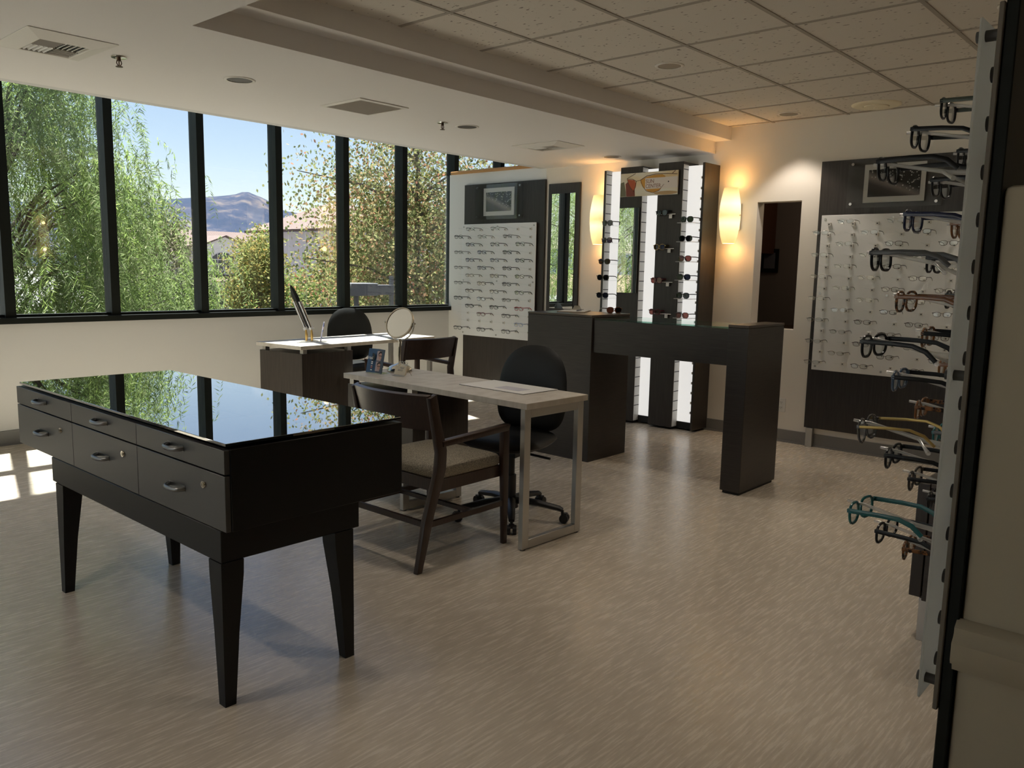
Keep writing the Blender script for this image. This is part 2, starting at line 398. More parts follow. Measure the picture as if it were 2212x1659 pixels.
def holder_mesh():
    """clamp block at the panel and a clear rod; local +y leaves the panel"""
    k = MB(); k.mi = 0; k.box(-.013, .013, 0, .012, -.013, .013)
    k.mi = 1; k.box(-.005, .005, .0121, .0128, -.005, .005)
    k.mi = 2; k.tube([(0, .012, 0), (0, .07, .006), (0, .12, .012), (0, .165, .014)], .0028, 6)
    return k
def make_board(name, label, panel_w, zl0, zl1, rows, cols, z0, dz, board, legs=None):
    """local frame: x across, +y out of the wall, z up; cols are x positions"""
    t = thing(name, label, 'display board')
    bx0, bx1, bz0, bz1, bt = board
    MB().box(bx0, bx1, .008, .008 + bt, bz0, bz1).build('backing_board', m_dark, t, bevel=(.002, 1))
    y0 = .008 + bt + .022
    p = MB().box(-panel_w / 2, panel_w / 2, y0, y0 + .007, zl0, zl1).build('acrylic_panel', m_frost, t, bevel=(.0015, 1))
    for sx_ in (-1, 0, 1):
        for z in (zl0 + .03, (zl0 + zl1) / 2, zl1 - .03):
            MB().cyl((sx_ * (panel_w / 2 - .03), .008 + bt, z), (sx_ * (panel_w / 2 - .03), y0 + .011, z), .009).build('standoff', m_steel, t, smooth=40)
    for lx in (legs or ()):
        MB().box(lx - .028, lx + .028, .012, .052, 0, bz0 + .0).build('leg', m_steel, t, bevel=(.002, 1))
    proto = holder_mesh().build('holder', [m_white, m_gasket, m_clear], t)
    proto.location = (cols[0], y0 + .007, z0)
    for r in range(rows):
        for c, x in enumerate(cols):
            if r == 0 and c == 0: continue
            h = proto.copy(); COL.objects.link(h); h.parent = t; h.location = (x, y0 + .007, z0 - dz * r)
    return t
def wall_art(name, label, group, loc, w, h, mw, mh, iw, ih):
    """clear plate on stand-offs holding a matted print, faces -X"""
    t = thing(name, label, 'picture', loc, 90, group)
    MB().box(-w/2, w/2, .035, .041, -h/2, h/2).build('clear_plate', m_clearplate, t)
    MB().box(-mw/2, mw/2, .026, .0335, -mh/2, mh/2).build('mat', m_mat, t)
    o = MB().box(-.0004, 0, -iw/2, iw/2, -ih/2, ih/2).build('print', m_artA, t); o.rotation_euler = (0, 0, R(-90)); o.location = (0, .0345, 0)
    for a in (-1, 1):
        for c in (-1, 1):
            MB().cyl((a*(w/2-.035), 0, c*(h/2-.03)), (a*(w/2-.035), .05, c*(h/2-.03)), .011).build('standoff', m_chrome, t, smooth=40)
    return t
colsL = [6.57, 6.39, 6.21, 6.02, 5.84, 5.66]
bl = make_board('eyewear_display_board', 'tall dark wood board with white panel of black eyeglasses beside the windows', 1.095, .66, 1.90, 14, [y - 6.137 for y in colsL], 1.833, .0835, (5.503 - 6.137, 6.681 - 6.137, .156, 2.334, .02), (.5, -.5))
bl.location = (XB, 6.137, 0); bl.rotation_euler = (0, 0, R(90))
colsR = [2.539, 2.353, 2.17, 1.988, 1.804, 1.622]
br = make_board('eyewear_display_board', 'tall dark board with cream panel of thin eyeglasses, right of the wall opening', 1.09, .645, 1.882, 14, [y - 2.06 for y in colsR], 1.81, .0845, (1.465 - 2.06, 2.645 - 2.06, .156, 2.305, .02), (.53, -.53))
br.location = (XB, 2.06, 0); br.rotation_euler = (0, 0, R(90))
wall_art('wall_picture', 'black and white droplet print on clear plate above the panel beside the windows', 'droplet prints on clear plates', (XB - .029, 6.125, 2.131), .70, .371, .448, .294, .372, .204)
wall_art('wall_picture', 'black and white droplet print on clear plate above the panel right of the opening', 'droplet prints on clear plates', (XB - .029, 2.075, 2.11), .684, .36, .44, .286, .374, .202)

# ------------------------------------------------------------------ eyeglasses
def lens_outline(w, h, p, n=24, drop=0.0):
    out = []
    for k in range(n):
        a = 2*PI*k/n; c, s_ = math.cos(a), math.sin(a)
        x = w/2 * math.copysign(abs(c)**(2/p), c); z = h/2 * math.copysign(abs(s_)**(2/p), s_)
        if z < 0: x *= 1 - drop * (-z/(h/2))**2
        out.append((x, z))
    return out
def make_glasses(name, label, cat, fm, tm, lm, w=.052, h=.038, p=3.0, rim=.0023, tw=.003, n=24, drop=.1, brow=None):
    """front in the plane y=0 facing +y, temples run to -y"""
    t = thing(name, label, cat)
    f = MB()
    for s_ in (-1, 1):
        f.tube([(s_*.033 + x, -.004*abs(s_*.033+x)/.06, z) for x, z in lens_outline(w, h, p, n, drop)], rim, 6, closed=True)
        f.obox((s_*(.033 + w/2 + .004), -.005, h*.27), (.010, rim*2.2, rim*2.6))
    f.tube([(-.033 + w/2 - .001, -.001, h*.16), (-.004, .001, h*.26), (.004, .001, h*.26), (.033 - w/2 + .001, -.001, h*.16)], rim*.95, 6)
    if brow: f.obox((0, -.001, h*.44), (.062 + w, rim*2.4, brow))
    f.build('front', fm, t, smooth=50)
    for s_ in (-1, 1):
        x = s_*(.033 + w/2 + .007)
        MB().tube([(x, -.004, h*.27), (x*.99, -.06, h*.27), (x*.97, -.098, h*.22), (x*.95, -.122, h*.0), (x*.93, -.14, -h*.42)], [tw, tw, tw*.95, tw*1.05, tw*.9], 6, flat=(1.25, .55)).build('temple', tm, t, smooth=50)
    for s_ in (-1, 1):
        q = lens_outline(w*.97, h*.97, p, n, drop)
        k = MB(); k.rings([[(s_*.033 + x, -.0022, z) for x, z in q], [(s_*.033 + x, -.001, z) for x, z in q]]); k.build('lens', lm, t)
    return t
m_fblack = pm('black_acetate', (.005, .005, .006), .3, 0, .3)
m_fbrown = pm('brown_metal_frame', (.035, .024, .018), .35)
m_fsilver = pm('silver_frame', (.45, .43, .40), .25, 1)
m_fred = pm('red_acetate', (.42, .02, .035), .25)
m_fwine = pm('wine_acetate', (.13, .015, .03), .25)
m_fblue = pm('pale_blue_acetate', (.42, .50, .72), .25)
m_ftort = pm('tortoise_acetate', (.1, .04, .015), .22)
ft = noise(m_ftort, coords(m_ftort, (1, 1, 1)), 110, 2)
setc(m_ftort, ramp(m_ftort, ft, [(.42, (.018, .008, .005)), (.56, (.26, .10, .03))]))
m_famber = pm('amber_acetate', (.20, .075, .022), .2)
m_fteal = pm('teal_acetate', (.012, .14, .15), .22)
m_fnavy = pm('navy_acetate', (.010, .014, .055), .22)
m_fgrey = pm('grey_crystal_acetate', (.085, .085, .085), .2)
m_fgold = pm('gold_temple', (.45, .32, .12), .3, 1)
m_fgreen = pm('grey_green_temple', (.055, .075, .055), .35)
m_fsky = pm('blue_grey_acetate', (.075, .12, .19), .22)

gb = make_glasses('eyeglasses', 'x', 'eyeglasses', m_fblack, m_fblack, m_lens, rim=.0021, n=16)
gs = make_glasses('eyeglasses', 'x', 'eyeglasses', m_fsilver, m_fbrown, m_lens, w=.05, h=.031, p=2.6, rim=.0010, tw=.0021, n=16)
gt = make_glasses('eyeglasses', 'x', 'eyeglasses', m_fbrown, m_fbrown, m_lens, w=.052, h=.033, p=2.8, rim=.0017, tw=.0023, n=16)
first = {id(gb): True, id(gs): True, id(gt): True}
def place_glasses(proto, loc, rz, label, group, mats=None):
    if first.get(id(proto)) and not mats: o = proto; first[id(proto)] = False
    else: o = copy_tree(proto, None, mats)
    o.location = loc; o.rotation_euler = (0, 0, R(rz)); o['label'] = label; o['group'] = group; o['category'] = 'eyeglasses'
    return o
posL = ['leftmost', 'second', 'third', 'fourth', 'fifth', 'rightmost']
random.seed(11)
skipL = {(0, 5), (11, 0), (12, 3), (12, 1)}
for r in range(14):
    for c in range(6):
        par = (c % 2 == 1) if r % 2 == 0 else (c % 2 == 0)
        if not par or (r, c) in skipL: continue
        mats = None; colr = 'black'; pr = gb
        if (r, c) == (10, 5): mats = {'black_acetate': m_fred}; colr = 'red'
        elif (r, c) == (11, 2): mats = {'black_acetate': m_fwine}; colr = 'wine red'
        elif (r, c) == (12, 5): mats = {'black_acetate': m_fblue}; colr = 'pale blue'
        elif r in (0, 1) and c != 0: pr = gt; colr = 'thin dark'
        elif (r, c) in ((5, 0), (6, 1), (7, 0), (9, 4), (3, 0)): pr = gt; colr = 'thin dark'
        place_glasses(pr, (XB - .057 - .17, colsL[c], 1.855 - .0835 * r - .017), 90, f'{colr} eyeglasses, {ordn(r)} row, {posL[c]} column of the panel beside the windows', 'eyeglasses on the panel beside the windows', mats)
for r in range(14):
    for c in range(6):
        par = (c % 2 == 1) if r % 2 == 0 else (c % 2 == 0)
        if not par: continue
        dark = c >= 4 or (c == 3 and r >= 2) or (c == 2 and r >= 9)
        pr = gt if dark else gs
        place_glasses(pr, (XB - .057 - .17, colsR[c], 1.836 - .0845 * r - .015), 90, f'{"thin dark-rimmed" if dark else "thin silvery"} eyeglasses, {ordn(r)} row, {posL[c]} column of the panel right of the opening', 'eyeglasses on the panel right of the opening')

# near panel at the right edge, seen from behind and end-on, faces the windows
t = thing('eyewear_display_board', 'near frosted panel standing off a tall dark board on the half wall, seen end-on', 'display board', (0, 0, 0))
MB().box(1.612, 2.72, .3315, .352, .0, 2.3).build('backing_board', m_black, t, bevel=(.002, 1))
MB().box(1.606, 2.71, .3525, .361, .60, 1.86).build('rear_panel', pm('taupe_laminate', (.17, .145, .115), .5), t, bevel=(.0015, 1))
MB().box(1.60, 2.70, .382, .387, .617, 1.838).build('acrylic_panel', m_frost2, t, bevel=(.0015, 1))
for z in (.648, 1.228, 1.812):
    for x in (1.628, 2.15, 2.67):
        MB().cyl((x, .361, z), (x, .396, z), .0095).build('standoff', m_gasket, t, smooth=40)
colsF = [1.69 + .183 * k for k in range(6)]
rowF = [1.79 - .0843 * k for k in range(14)]
hp = MB()
hp.mi = 0; hp.tube([(0, 0, 0), (0, .05, .004), (0, .10, .014), (0, .15, .024), (0, .185, .026)], [.0055, .0045, .0038, .0034, .003], 8)
for s_ in (-1, 1): hp.tube([(0, .06, .006), (s_*.02, .045, -.004), (s_*.042, .03, -.012)], [.0035, .003, .0045], 8)
hproto = hp.build('holder', [m_rod, m_gasket], t, smooth=50)
nproto = MB().cyl((0, -.026, 0), (0, -.0058, 0), .0135).build('nut', m_gasket, t, smooth=40)
FGB = t
nfirst = True
for k in range(14):
    for c in range(6):
        h = nproto if nfirst else nproto.copy()
        if not nfirst: COL.objects.link(h); h.parent = t
        nfirst = False; h.location = (colsF[c], .3875, rowF[k] - .03)
gf = make_glasses('eyeglasses', 'x', 'eyeglasses', m_fblack, m_fblack, m_lens, w=.052, h=.041, p=2.9, rim=.0028, tw=.0042, n=32)
gf2 = make_glasses('eyeglasses', 'x', 'eyeglasses', m_fgrey, m_fgold, m_lens, w=.055, h=.046, p=2.4, rim=.0024, tw=.0026, n=32, drop=.05)
FG = [  # column, row, proto, front, temple, words
    (0, 2, 0, m_fblack, m_fblack, 'black'), (0, 4, 0, m_fblack, m_fgrey, 'black and grey'), (0, 6, 0, m_fblack, m_fblack, 'glossy black'),
    (0, 8, 1, m_fgrey, m_fgold, 'grey round gold-armed'), (0, 10, 0, m_fteal, m_fteal, 'teal'),
    (1, 1, 0, m_fblack, m_fblack, 'black'), (1, 3, 0, m_fnavy, m_fnavy, 'navy blue'), (1, 5, 0, m_ftort, m_famber, 'amber-armed tortoiseshell'),
    (1, 7, 0, m_fsky, m_fblack, 'blue-grey'), (1, 9, 0, m_fblack, m_fblack, 'plain black'), (1, 11, 0, m_fblack, m_fblack, 'small black'),
    (2, 0, 0, m_fblack, m_fgreen, 'black green-armed'), (2, 2, 0, m_fblack, m_fblack, 'heavy black'), (2, 4, 0, m_fblack, m_fblack, 'shiny black'),
    (2, 6, 0, m_ftort, m_fblack, 'dark tortoiseshell'), (2, 8, 0, m_famber, m_ftort, 'brown crystal'), (2, 10, 0, m_fbrown, m_fblack, 'dark brown'), (2, 12, 0, m_ftort, m_ftort, 'tortoiseshell'),
    (3, 1, 0, m_fblack, m_fblack, 'black'), (3, 3, 0, m_famber, m_famber, 'amber'), (3, 5, 0, m_fblack, m_fgrey, 'dark'), (3, 7, 0, m_famber, m_famber, 'honey brown'),
    (3, 9, 0, m_fteal, m_fgrey, 'teal and grey'), (3, 11, 0, m_fblack, m_fblack, 'black')]
cname = ['nearest', 'second', 'third', 'fourth']
random.seed(3)
for i, (c, k, pr, fm, tm, wd) in enumerate(FG):
    proto = gf2 if pr else gf
    if (pr == 0 and i == 0) or pr: o = proto
    else:
        o = copy_tree(proto, None, None)
        for ch in o.children:
            if ch.name.startswith(('front', 'temple')):
                ch.material_slots[0].link = 'OBJECT'; ch.material_slots[0].material = fm if ch.name.startswith('front') else tm
    h = hproto if i == 0 else hproto.copy()
    if i: COL.objects.link(h); h.parent = FGB
    h.location = (colsF[c], .3875, rowF[k] - .03)
    o.location = (colsF[c], .548, rowF[k] - .018); o.rotation_euler = (R(random.uniform(-5, 3)), 0, R(random.uniform(-4, 4)))
    o['label'] = f'{wd} eyeglasses on the near end-on panel, {ordn(k)} row, {cname[c]} column'
    o['group'] = 'eyeglasses on the near panel'; o['category'] = 'eyeglasses'

# ------------------------------------------------------------------ narrow mirror, sconces, outlet
t = thing('wall_mirror', 'narrow mirror on a dark board between the window panel and the wall lamp', 'mirror', (XB, 5.26, 0), 90)
MB().box(-.203, .203, .001, .022, .90, 2.282).build('backing_board', m_dark, t, bevel=(.002, 1))
MB().box(-.15, .15, .0235, .03, 1.02, 2.18).build('mirror_glass', m_mirror, t)
def sconce(y, label, x=XB, rz=0):
    t = thing('wall_sconce', label, 'wall lamp', (x, y, 1.665), rz, 'lit wall sconces')
    pr = [(.052, 0), (.058, .012), (.072, .06), (.084, .13), (.090, .20), (.091, .25), (.088, .31), (.08, .37), (.068, .43), (.060, .465)]
    m = Matrix(((.95, 0, 0), (0, 1, 0), (0, 0, 1)))
    MB().lathe(pr, (-.115, 0, 0), 28, m, False, False).build('shade', m_shade, t, smooth=60)
    k = MB(); k.box(-.02, -.001, -.05, .05, .12, .34); k.cyl((-.02, 0, .235), (-.115, 0, .235), .008); k.cyl((-.115, -.088, .235), (-.115, -.096, .235), .006)
    k.cyl((-.115, 0, .18), (-.115, 0, .28), .014)
    k.build('bracket', m_nickel, t, smooth=40)
    for z in (.15, .33):
        li = bpy.data.lights.new('bulb', 'POINT'); li.energy = .5; li.color = (1, .62, .28); li.shadow_soft_size = .03
        lo = bpy.data.objects.new('bulb', li); COL.objects.link(lo); lo.parent = t; lo.location = (-.115, 0, z)
    for z in (.49, -.03):
        li = bpy.data.lights.new('bulb', 'POINT'); li.energy = .13; li.color = (1, .62, .28); li.shadow_soft_size = .03
        lo = bpy.data.objects.new('bulb', li); COL.objects.link(lo); lo.parent = t; lo.location = (-.115, 0, z)
    return t
sconce(3.375, 'glowing amber glass wall sconce between the sunglass tower and the opening')
sconce(4.75, 'glowing amber glass wall sconce half hidden behind the left side of the sunglass tower')
sconce(-4.2, 'amber glass wall sconce on the rear wall, seen only as a reflection in the window', 6.1, -90)
t = thing('wall_outlet', 'ivory duplex outlet low on the back wall behind the counter end post', 'outlet', (XB, 2.86, .311), 90)
MB().box(-.036, .036, .0005, .007, -.058, .058).build('cover_plate', m_white, t, bevel=(.002, 1))
for z in (-.022, .022):
    q = MB().lathe([(.017, 0), (.017, .0025)], (0, .0075, z), 16, Matrix(((1, 0, 0), (0, 0, 1), (0, 1, 0)))).build('socket', m_white, t)
    k = MB(); k.box(-.008, -.005, .0102, .0106, z-.002, z+.008); k.box(.005, .008, .0102, .0106, z-.002, z+.008); k.box(-.002, .002, .0102, .0106, z-.011, z-.007); k.build('slots', m_slot, q)

# ------------------------------------------------------------------ sunglass tower
t = thing('sunglass_display', 'tall sunglass tower of dark panels and backlit white strips in the back corner', 'display rack', (0, 0, 0))
XF, XL, ZTOP = 6.38, 6.465, 2.35
def slat_side(x0, x1, y, name='slatwall'):
    k = MB(); k.mi = 0; k.box(x0, x1, y - .004, y, .03, ZTOP - .012)
    k.mi = 1
    z = .17
    while z < ZTOP - .05: k.box(x0, x1, y - .0046, y - .004, z, z + .007); z += .0885
    return k.build(name, [m_slat, m_slot], t)
def fin(y0, y1, zt=ZTOP): return MB().box(XF, XB - .004, y0, y1, .02, zt).build('panel', m_dark, t, bevel=(.002, 1))
def lum(y0, y1):
    MB().box(XL, XL + .02, y0, y1, .075, ZTOP - .02).build('light_panel', m_lum, t)
    MB().box(XL - .005, XB - .004, y0, y1, .012, .073).build('plinth', m_slot, t)
fin(4.568, 4.592, 2.335); slat_side(XF, XL, 4.5675); lum(4.41, 4.563)
MB().box(XF, XB - .004, 4.172, 4.408, .02, ZTOP).build('panel', m_dark, t, bevel=(.002, 1)); slat_side(XF + .004, XL, 4.1715); lum(4.008, 4.167)
MB().box(XF, XB - .004, 3.758, 4.006, .02, ZTOP + .012).build('panel', m_dark, t, bevel=(.002, 1)); slat_side(XF + .004, XL, 3.7575); lum(3.572, 3.753)
fin(3.548, 3.57, ZTOP - .01)
k = MB(); z = .17
while z < ZTOP - .1: k.box(XF - .004, XF + .02, 3.571, 3.578, z, z + .02); z += .0885
k.build('slat_end', m_white, t)
for z in (1.505 - .03, 1.325, 1.16): MB().box(XF - .12, XL - .002, 4.41, 4.61 - .05, z - .003, z + .003).build('shelf', m_clearplate, t)
for z in (1.825, 1.668): MB().box(XF - .06, XL - .002, 4.41, 4.56, z - .003, z + .003).build('shelf', m_clearplate, t)
for z in (1.833, 1.672, 1.502, 1.343, 1.183, 1.015): MB().box(XF - .10, XL - .002, 3.585, 3.735, z - .003, z + .003).build('shelf', m_rod, t)
for z in (1.915, 1.617, 1.322, 1.041):
    q = MB().cyl((6.36, 3.80, z), (6.36, 3.99, z), .004).build('peg', m_chrome, t, smooth=40)
    MB().box(6.357, 6.3585, 3.835, 3.865, z - .036, z - .005).build('price_tag', m_paper, q)
t2 = thing('tower_mirror', 'tall mirror mounted on a dark panel of the sunglass tower', 'mirror', (XF - .001, 4.288, 1.6), 90)
MB().box(-.105, .105, .012, .018, -.384, .384).build('mirror_glass', m_mirror, t2)
MB().box(-.09, .09, .001, .011, -.36, .36).build('backing', m_slot, t2)
# sign
m_poster = pm('poster_print', (.7, .6, .45), .3)
pc = ramp(m_poster, noise(m_poster, coords(m_poster, (1, 1.2, 2.2)), 3.2, 2), [(.3, (.80, .60, .32)), (.5, (.83, .74, .58)), (.7, (.82, .80, .74))])
setc(m_poster, pc)
t = thing('sunglass_sign', 'poster sign with orange sunglasses reading SUN CENTER across the tower top', 'sign', (XF - .002, 4.09, 2.187), 90)
MB().box(-.298, .298, .008, .02, -.103, .103).build('plate', m_poster, t)
MB().box(-.25, .25, .001, .0075, -.08, .08).build('bracket', m_slot, t)
def flat(name, pts, mat, y, par, th=.0006):   # points are x,z seen from the front: x grows to the viewer's right
    return MB().rings([[(-x, y, z) for x, z in pts], [(-x, y + th, z) for x, z in pts]]).build(name, mat, par)
def ell(cx, cz, a, b_, rot=0, n=26, a0=0, a1=2*PI):
    o = []
    for k in range(n):
        th = a0 + (a1 - a0) * k / (n - 1 if a1 - a0 < 6.2 else n)
        x, z = a*math.cos(th), b_*math.sin(th); o.append((cx + x*math.cos(rot) - z*math.sin(rot), cz + x*math.sin(rot) + z*math.cos(rot)))
    return o
flat('artwork_dark', [(-.297, -.102), (-.297, .02), (-.262, .03), (-.24, -.06), (-.235, -.102)], pm('poster_green', (.16, .15, .09), .4), .0202, t)
flat('artwork_red', [(-.232, -.102), (-.245, .01), (-.20, .045), (-.15, .0), (-.14, -.102)], pm('poster_red', (.22, .045, .025), .4), .0203, t)
flat('artwork_warm', ell(.18, -.085, .12, .016), pm('poster_warm', (.50, .33, .16), .4), .0203, t)
flat('lens_artwork', [(-.225, .05), (-.15, .04), (-.135, .015), (-.14, -.02), (-.155, -.055), (-.19, -.02), (-.215, .02)], pm('poster_lens_red', (.48, .10, .035), .3), .0206, t)
flat('lens_artwork', [(-.085, .035), (-.02, .062), (.06, .075), (.14, .075), (.17, .06), (.165, .0), (.13, -.05), (.07, -.078), (.0, -.07), (-.05, -.03), (-.08, .01)], pm('poster_lens_amber', (.68, .34, .06), .3), .0206, t)
k = MB()
def stroke(pts, r, y=.0212): k.tube([(-x, y, z) for x, z in pts], r, 6)
stroke([(-.14, .098), (-.23, .058), (-.215, .015), (-.19, -.03), (-.158, -.06), (-.138, -.02), (-.13, .03), (-.085, .037), (-.06, -.02), (-.02, -.062), (.05, -.08), (.11, -.063), (.16, -.01)], .0022)
stroke([(-.225, .055), (-.17, .05), (-.13, .03)], .0022); stroke([(-.085, .037), (-.02, .07), (.08, .082), (.2, .078), (.29, .07)], .003)
stroke([(.24, .078), (.27, .1)], .003)
k.build('frame_artwork', pm('poster_brown', (.16, .075, .04), .4), t)
flat('text_band', [(-.035, -.045), (.297, -.045), (.297, .05), (-.035, .05)], pm('poster_band', (.80, .72, .67), .4), .0216, t)
def text(body, size, mat, parent, loc, rot, name='lettering', align='LEFT', extrude=.0003, sx=1):
    cu = bpy.data.curves.new(name, 'FONT'); cu.body = body; cu.size = size; cu.extrude = extrude; cu.align_x = align
    cu.materials.append(mat); tmp = bpy.data.objects.new('tmp', cu); COL.objects.link(tmp)
    me = bpy.data.meshes.new_from_object(tmp.evaluated_get(bpy.context.evaluated_depsgraph_get())); bpy.data.objects.remove(tmp)
    o = bpy.data.objects.new(name, me); COL.objects.link(o); o.parent = parent; o.location = loc; o.rotation_euler = rot; o.scale = (sx, 1, 1)
    return o
m_sgn = pm('sign_ink', (.26, .10, .07), .5)
text('SUN', .048, m_sgn, t, (.03, .0226, .006), (PI/2, 0, PI), sx=.95)
text('CENTER', .048, m_sgn, t, (.03, .0226, -.036), (PI/2, 0, PI), sx=.9)
flat('dot', ell(.205, .01, .006, .006), m_slot, .0222, t)
# sunglasses on the tower
m_ldark = thin_glass('dark_sun_lens', (.06, .06, .07)); m_lbrown = thin_glass('brown_sun_lens', (.20, .11, .08)); m_lgrad = thin_glass('blue_grey_sun_lens', (.13, .14, .18)); m_lrose = thin_glass('rose_brown_sun_lens', (.42, .24, .22)); m_lolive = thin_glass('olive_sun_lens', (.14, .11, .03))
sg = make_glasses('sunglasses', 'x', 'sunglasses', m_fblack, m_fblack, m_ldark, w=.055, h=.045, p=2.6, rim=.0024, tw=.0032, n=20, drop=.15)
SG = [  # y, z, yaw, frame, lens, words, group
    (4.49, 1.85, 80, m_fbrown, m_lolive, 'brown framed olive lens sunglasses, top shelf of the tower left strip', 'L'),
    (4.49, 1.693, 80, m_fbrown, m_lbrown, 'slim brown sunglasses, second shelf down the tower left strip', 'L'),
    (4.51, 1.498, 88, m_fbrown, m_lbrown, 'brown aviator sunglasses, third shelf down the tower left strip', 'L'),
    (4.52, 1.35, 90, m_fblack, m_ldark, 'dark grey aviator sunglasses, fourth shelf down the tower left strip', 'L'),
    (4.52, 1.185, 90, m_fblack, m_lgrad, 'blue-grey aviator sunglasses, lowest visible shelf of the tower left strip', 'L'),
    (3.935, 1.928, 78, m_fblack, m_ldark, 'black sunglasses with white tag, highest peg on the tower middle panel', 'M'),
    (3.945, 1.63, 78, m_fgold, m_lolive, 'gold and dark sunglasses with white tag, second peg of the middle panel', 'M'),
    (3.96, 1.336, 78, m_fwine, m_lrose, 'dark red sunglasses with white tag, third peg of the middle panel', 'M'),
    (3.965, 1.055, 78, m_fwine, m_lrose, 'wine sunglasses with white tag, lowest peg of the middle panel', 'M'),
    (3.66, 1.862, 82, m_fblack, m_ldark, 'black wraparound sunglasses, top shelf of the tower right strip', 'R'),
    (3.665, 1.70, 86, m_fblack, m_ldark, 'black square sunglasses, second shelf down the tower right strip', 'R'),
    (3.665, 1.53, 88, m_fbrown, m_lrose, 'rose brown gradient sunglasses, third shelf down the tower right strip', 'R'),
    (3.665, 1.371, 88, m_fblack, m_lgrad, 'dark round sunglasses, fourth shelf down the tower right strip', 'R'),
    (3.665, 1.211, 84, m_fblack, m_lgrad, 'large black cat-eye sunglasses, fifth shelf down the tower right strip', 'R'),
    (3.665, 1.04, 88, m_fbrown, m_lrose, 'rose brown sunglasses, lowest shelf of the tower right strip', 'R')]
for i, (y, z, a, fm, lm, lb, gk) in enumerate(SG):
    o = sg if i == 0 else copy_tree(sg)
    for ch in o.children:
        ch.material_slots[0].link = 'OBJECT'
        ch.material_slots[0].material = lm if ch.name.startswith('lens') else fm
    o.location = (6.31 if gk != 'M' else 6.345, y, z); o.rotation_euler = (0, 0, R(a)); o.scale = (1.08,) * 3
    o['label'] = lb; o['group'] = {'L': 'sunglasses on the left strip', 'M': 'sunglasses on pegs', 'R': 'sunglasses on the right strip'}[gk]; o['category'] = 'sunglasses'

# ------------------------------------------------------------------ dispensing counter
t = thing('counter_cabinet', 'dark block cabinet forming the taller left end of the counter', 'cabinet', (4.80, 3.52, 0))
MB().box(0, .488, 0, .611, 0, 1.072).build('body', m_darkh, t, bevel=(.002, 1))
MB().box(-.001, .489, -.001, .613, 1.0725, 1.089).build('top', laminate('counter_top_laminate', (.05, .036, .026), (.075, .055, .04), (.9, .9, 22), .3), t, bevel=(.002, 1))
t = thing('showcase_beam', 'dark glass-topped showcase bridging the counter cabinet and the end post', 'showcase', (4.82, 2.425, 0))
b = MB(); b.box(0, .02, 0, 1.09, .82, 1.055); b.box(.42, .44, 0, 1.09, .82, 1.055); b.box(.02, .42, 0, 1.09, .82, .84)
b.build('case', m_darkh, t)
MB().box(.0, .44, .003, 1.087, 1.058, 1.068).build('glass_top', m_glassedge, t)
t = thing('counter_post', 'dark upright end post of the counter standing on the floor', 'counter post', (4.755, 2.285, 0))
MB().box(0, .52, 0, .138, .018, 1.07).build('body', m_darkh, t, bevel=(.002, 1))
MB().box(-.001, .521, -.001, .139, 1.0705, 1.088).build('top', MATS['counter_top_laminate'], t, bevel=(.002, 1))
MB().box(.015, .505, .012, .126, 0, .017).build('foot', m_slot, t)
t = thing('clipboard', 'tan clipboard with white papers lying on the counter cabinet', 'clipboard', (5.12, 3.93, 1.0895), -62)
MB().box(-.11, .11, -.15, .15, 0, .004).build('board', pm('hardboard', (.28, .19, .11), .6), t)
MB().box(-.1, .1, -.14, .12, .0045, .0075).build('papers', m_paper, t)
k = MB(); k.box(-.05, .05, .11, .145, .008, .014); k.prism([(-.035, .0), (.035, 0), (.02, .028), (-.02, .028)], -.002, .002, Matrix(((1, 0, 0), (0, 0, -1), (0, 1, 0))), (0, .128, .014)); k.build('clip', m_nickel, t)
t = thing('pen', 'dark pen lying on the clipboard papers', 'pen', (5.09, 3.86, 1.103), 20)
MB().tube([(-.065, 0, 0), (-.055, 0, 0), (.055, 0, 0), (.068, 0, 0)], [.0015, .0045, .0045, .003], 8).build('barrel', pm('pen_blue', (.02, .02, .05), .3), t, smooth=50)
MB().obox((.04, 0, .0062), (.035, .003, .0015)).build('clip', m_chrome, t)
# sunglasses lying at the far edge of the counter cabinet
o = copy_tree(sg); o.location = (5.22, 3.62, 1.112); o.rotation_euler = (0, 0, R(150)); o.scale = (1, 1, 1)
o['label'] = 'brown sunglasses lying on the counter cabinet beside the glass-topped showcase'; o['category'] = 'sunglasses'
if 'group' in o: del o['group']
for ch in o.children: ch.material_slots[0].material = m_lbrown if ch.name.startswith('lens') else m_ftort

# ------------------------------------------------------------------ black display table with drawers
CX, CY = 1.226, 2.253
t = thing('drawer_table', 'black six-drawer display table with reflective glass top and tapered legs', 'table', (CX, CY, 0))
TL, TD, ZB, ZU = 1.827, .700, .583, .843
MB().box(.019, TD, 0, TL, ZB, ZU).build('case', m_blacksatin, t, bevel=(.002, 1))
MB().box(-.001, .53, .036, 1.44, .478, ZB - .001).build('apron', m_blacksatin, t, bevel=(.002, 1))
ys = [0.002, .608, 1.197, TL - .002]
hb = [(.765, ZU), (ZB, .7625)]
def handle(par, y, z):
    w_ = .052
    k = MB(); pts = [(0, y - w_, z), (-.012, y - w_ + .003, z - .001), (-.024, y - w_*.7, z - .002), (-.029, y - w_*.3, z - .002), (-.029, y + w_*.3, z - .002), (-.024, y + w_*.7, z - .002), (-.012, y + w_ - .003, z - .001), (0, y + w_, z)]
    k.tube(pts, .0085, 8, flat=(.9, .75)); k.obox((-.0005, y, z), (.001, .11, .02))
    return k.build('handle', m_hand, par, smooth=55)
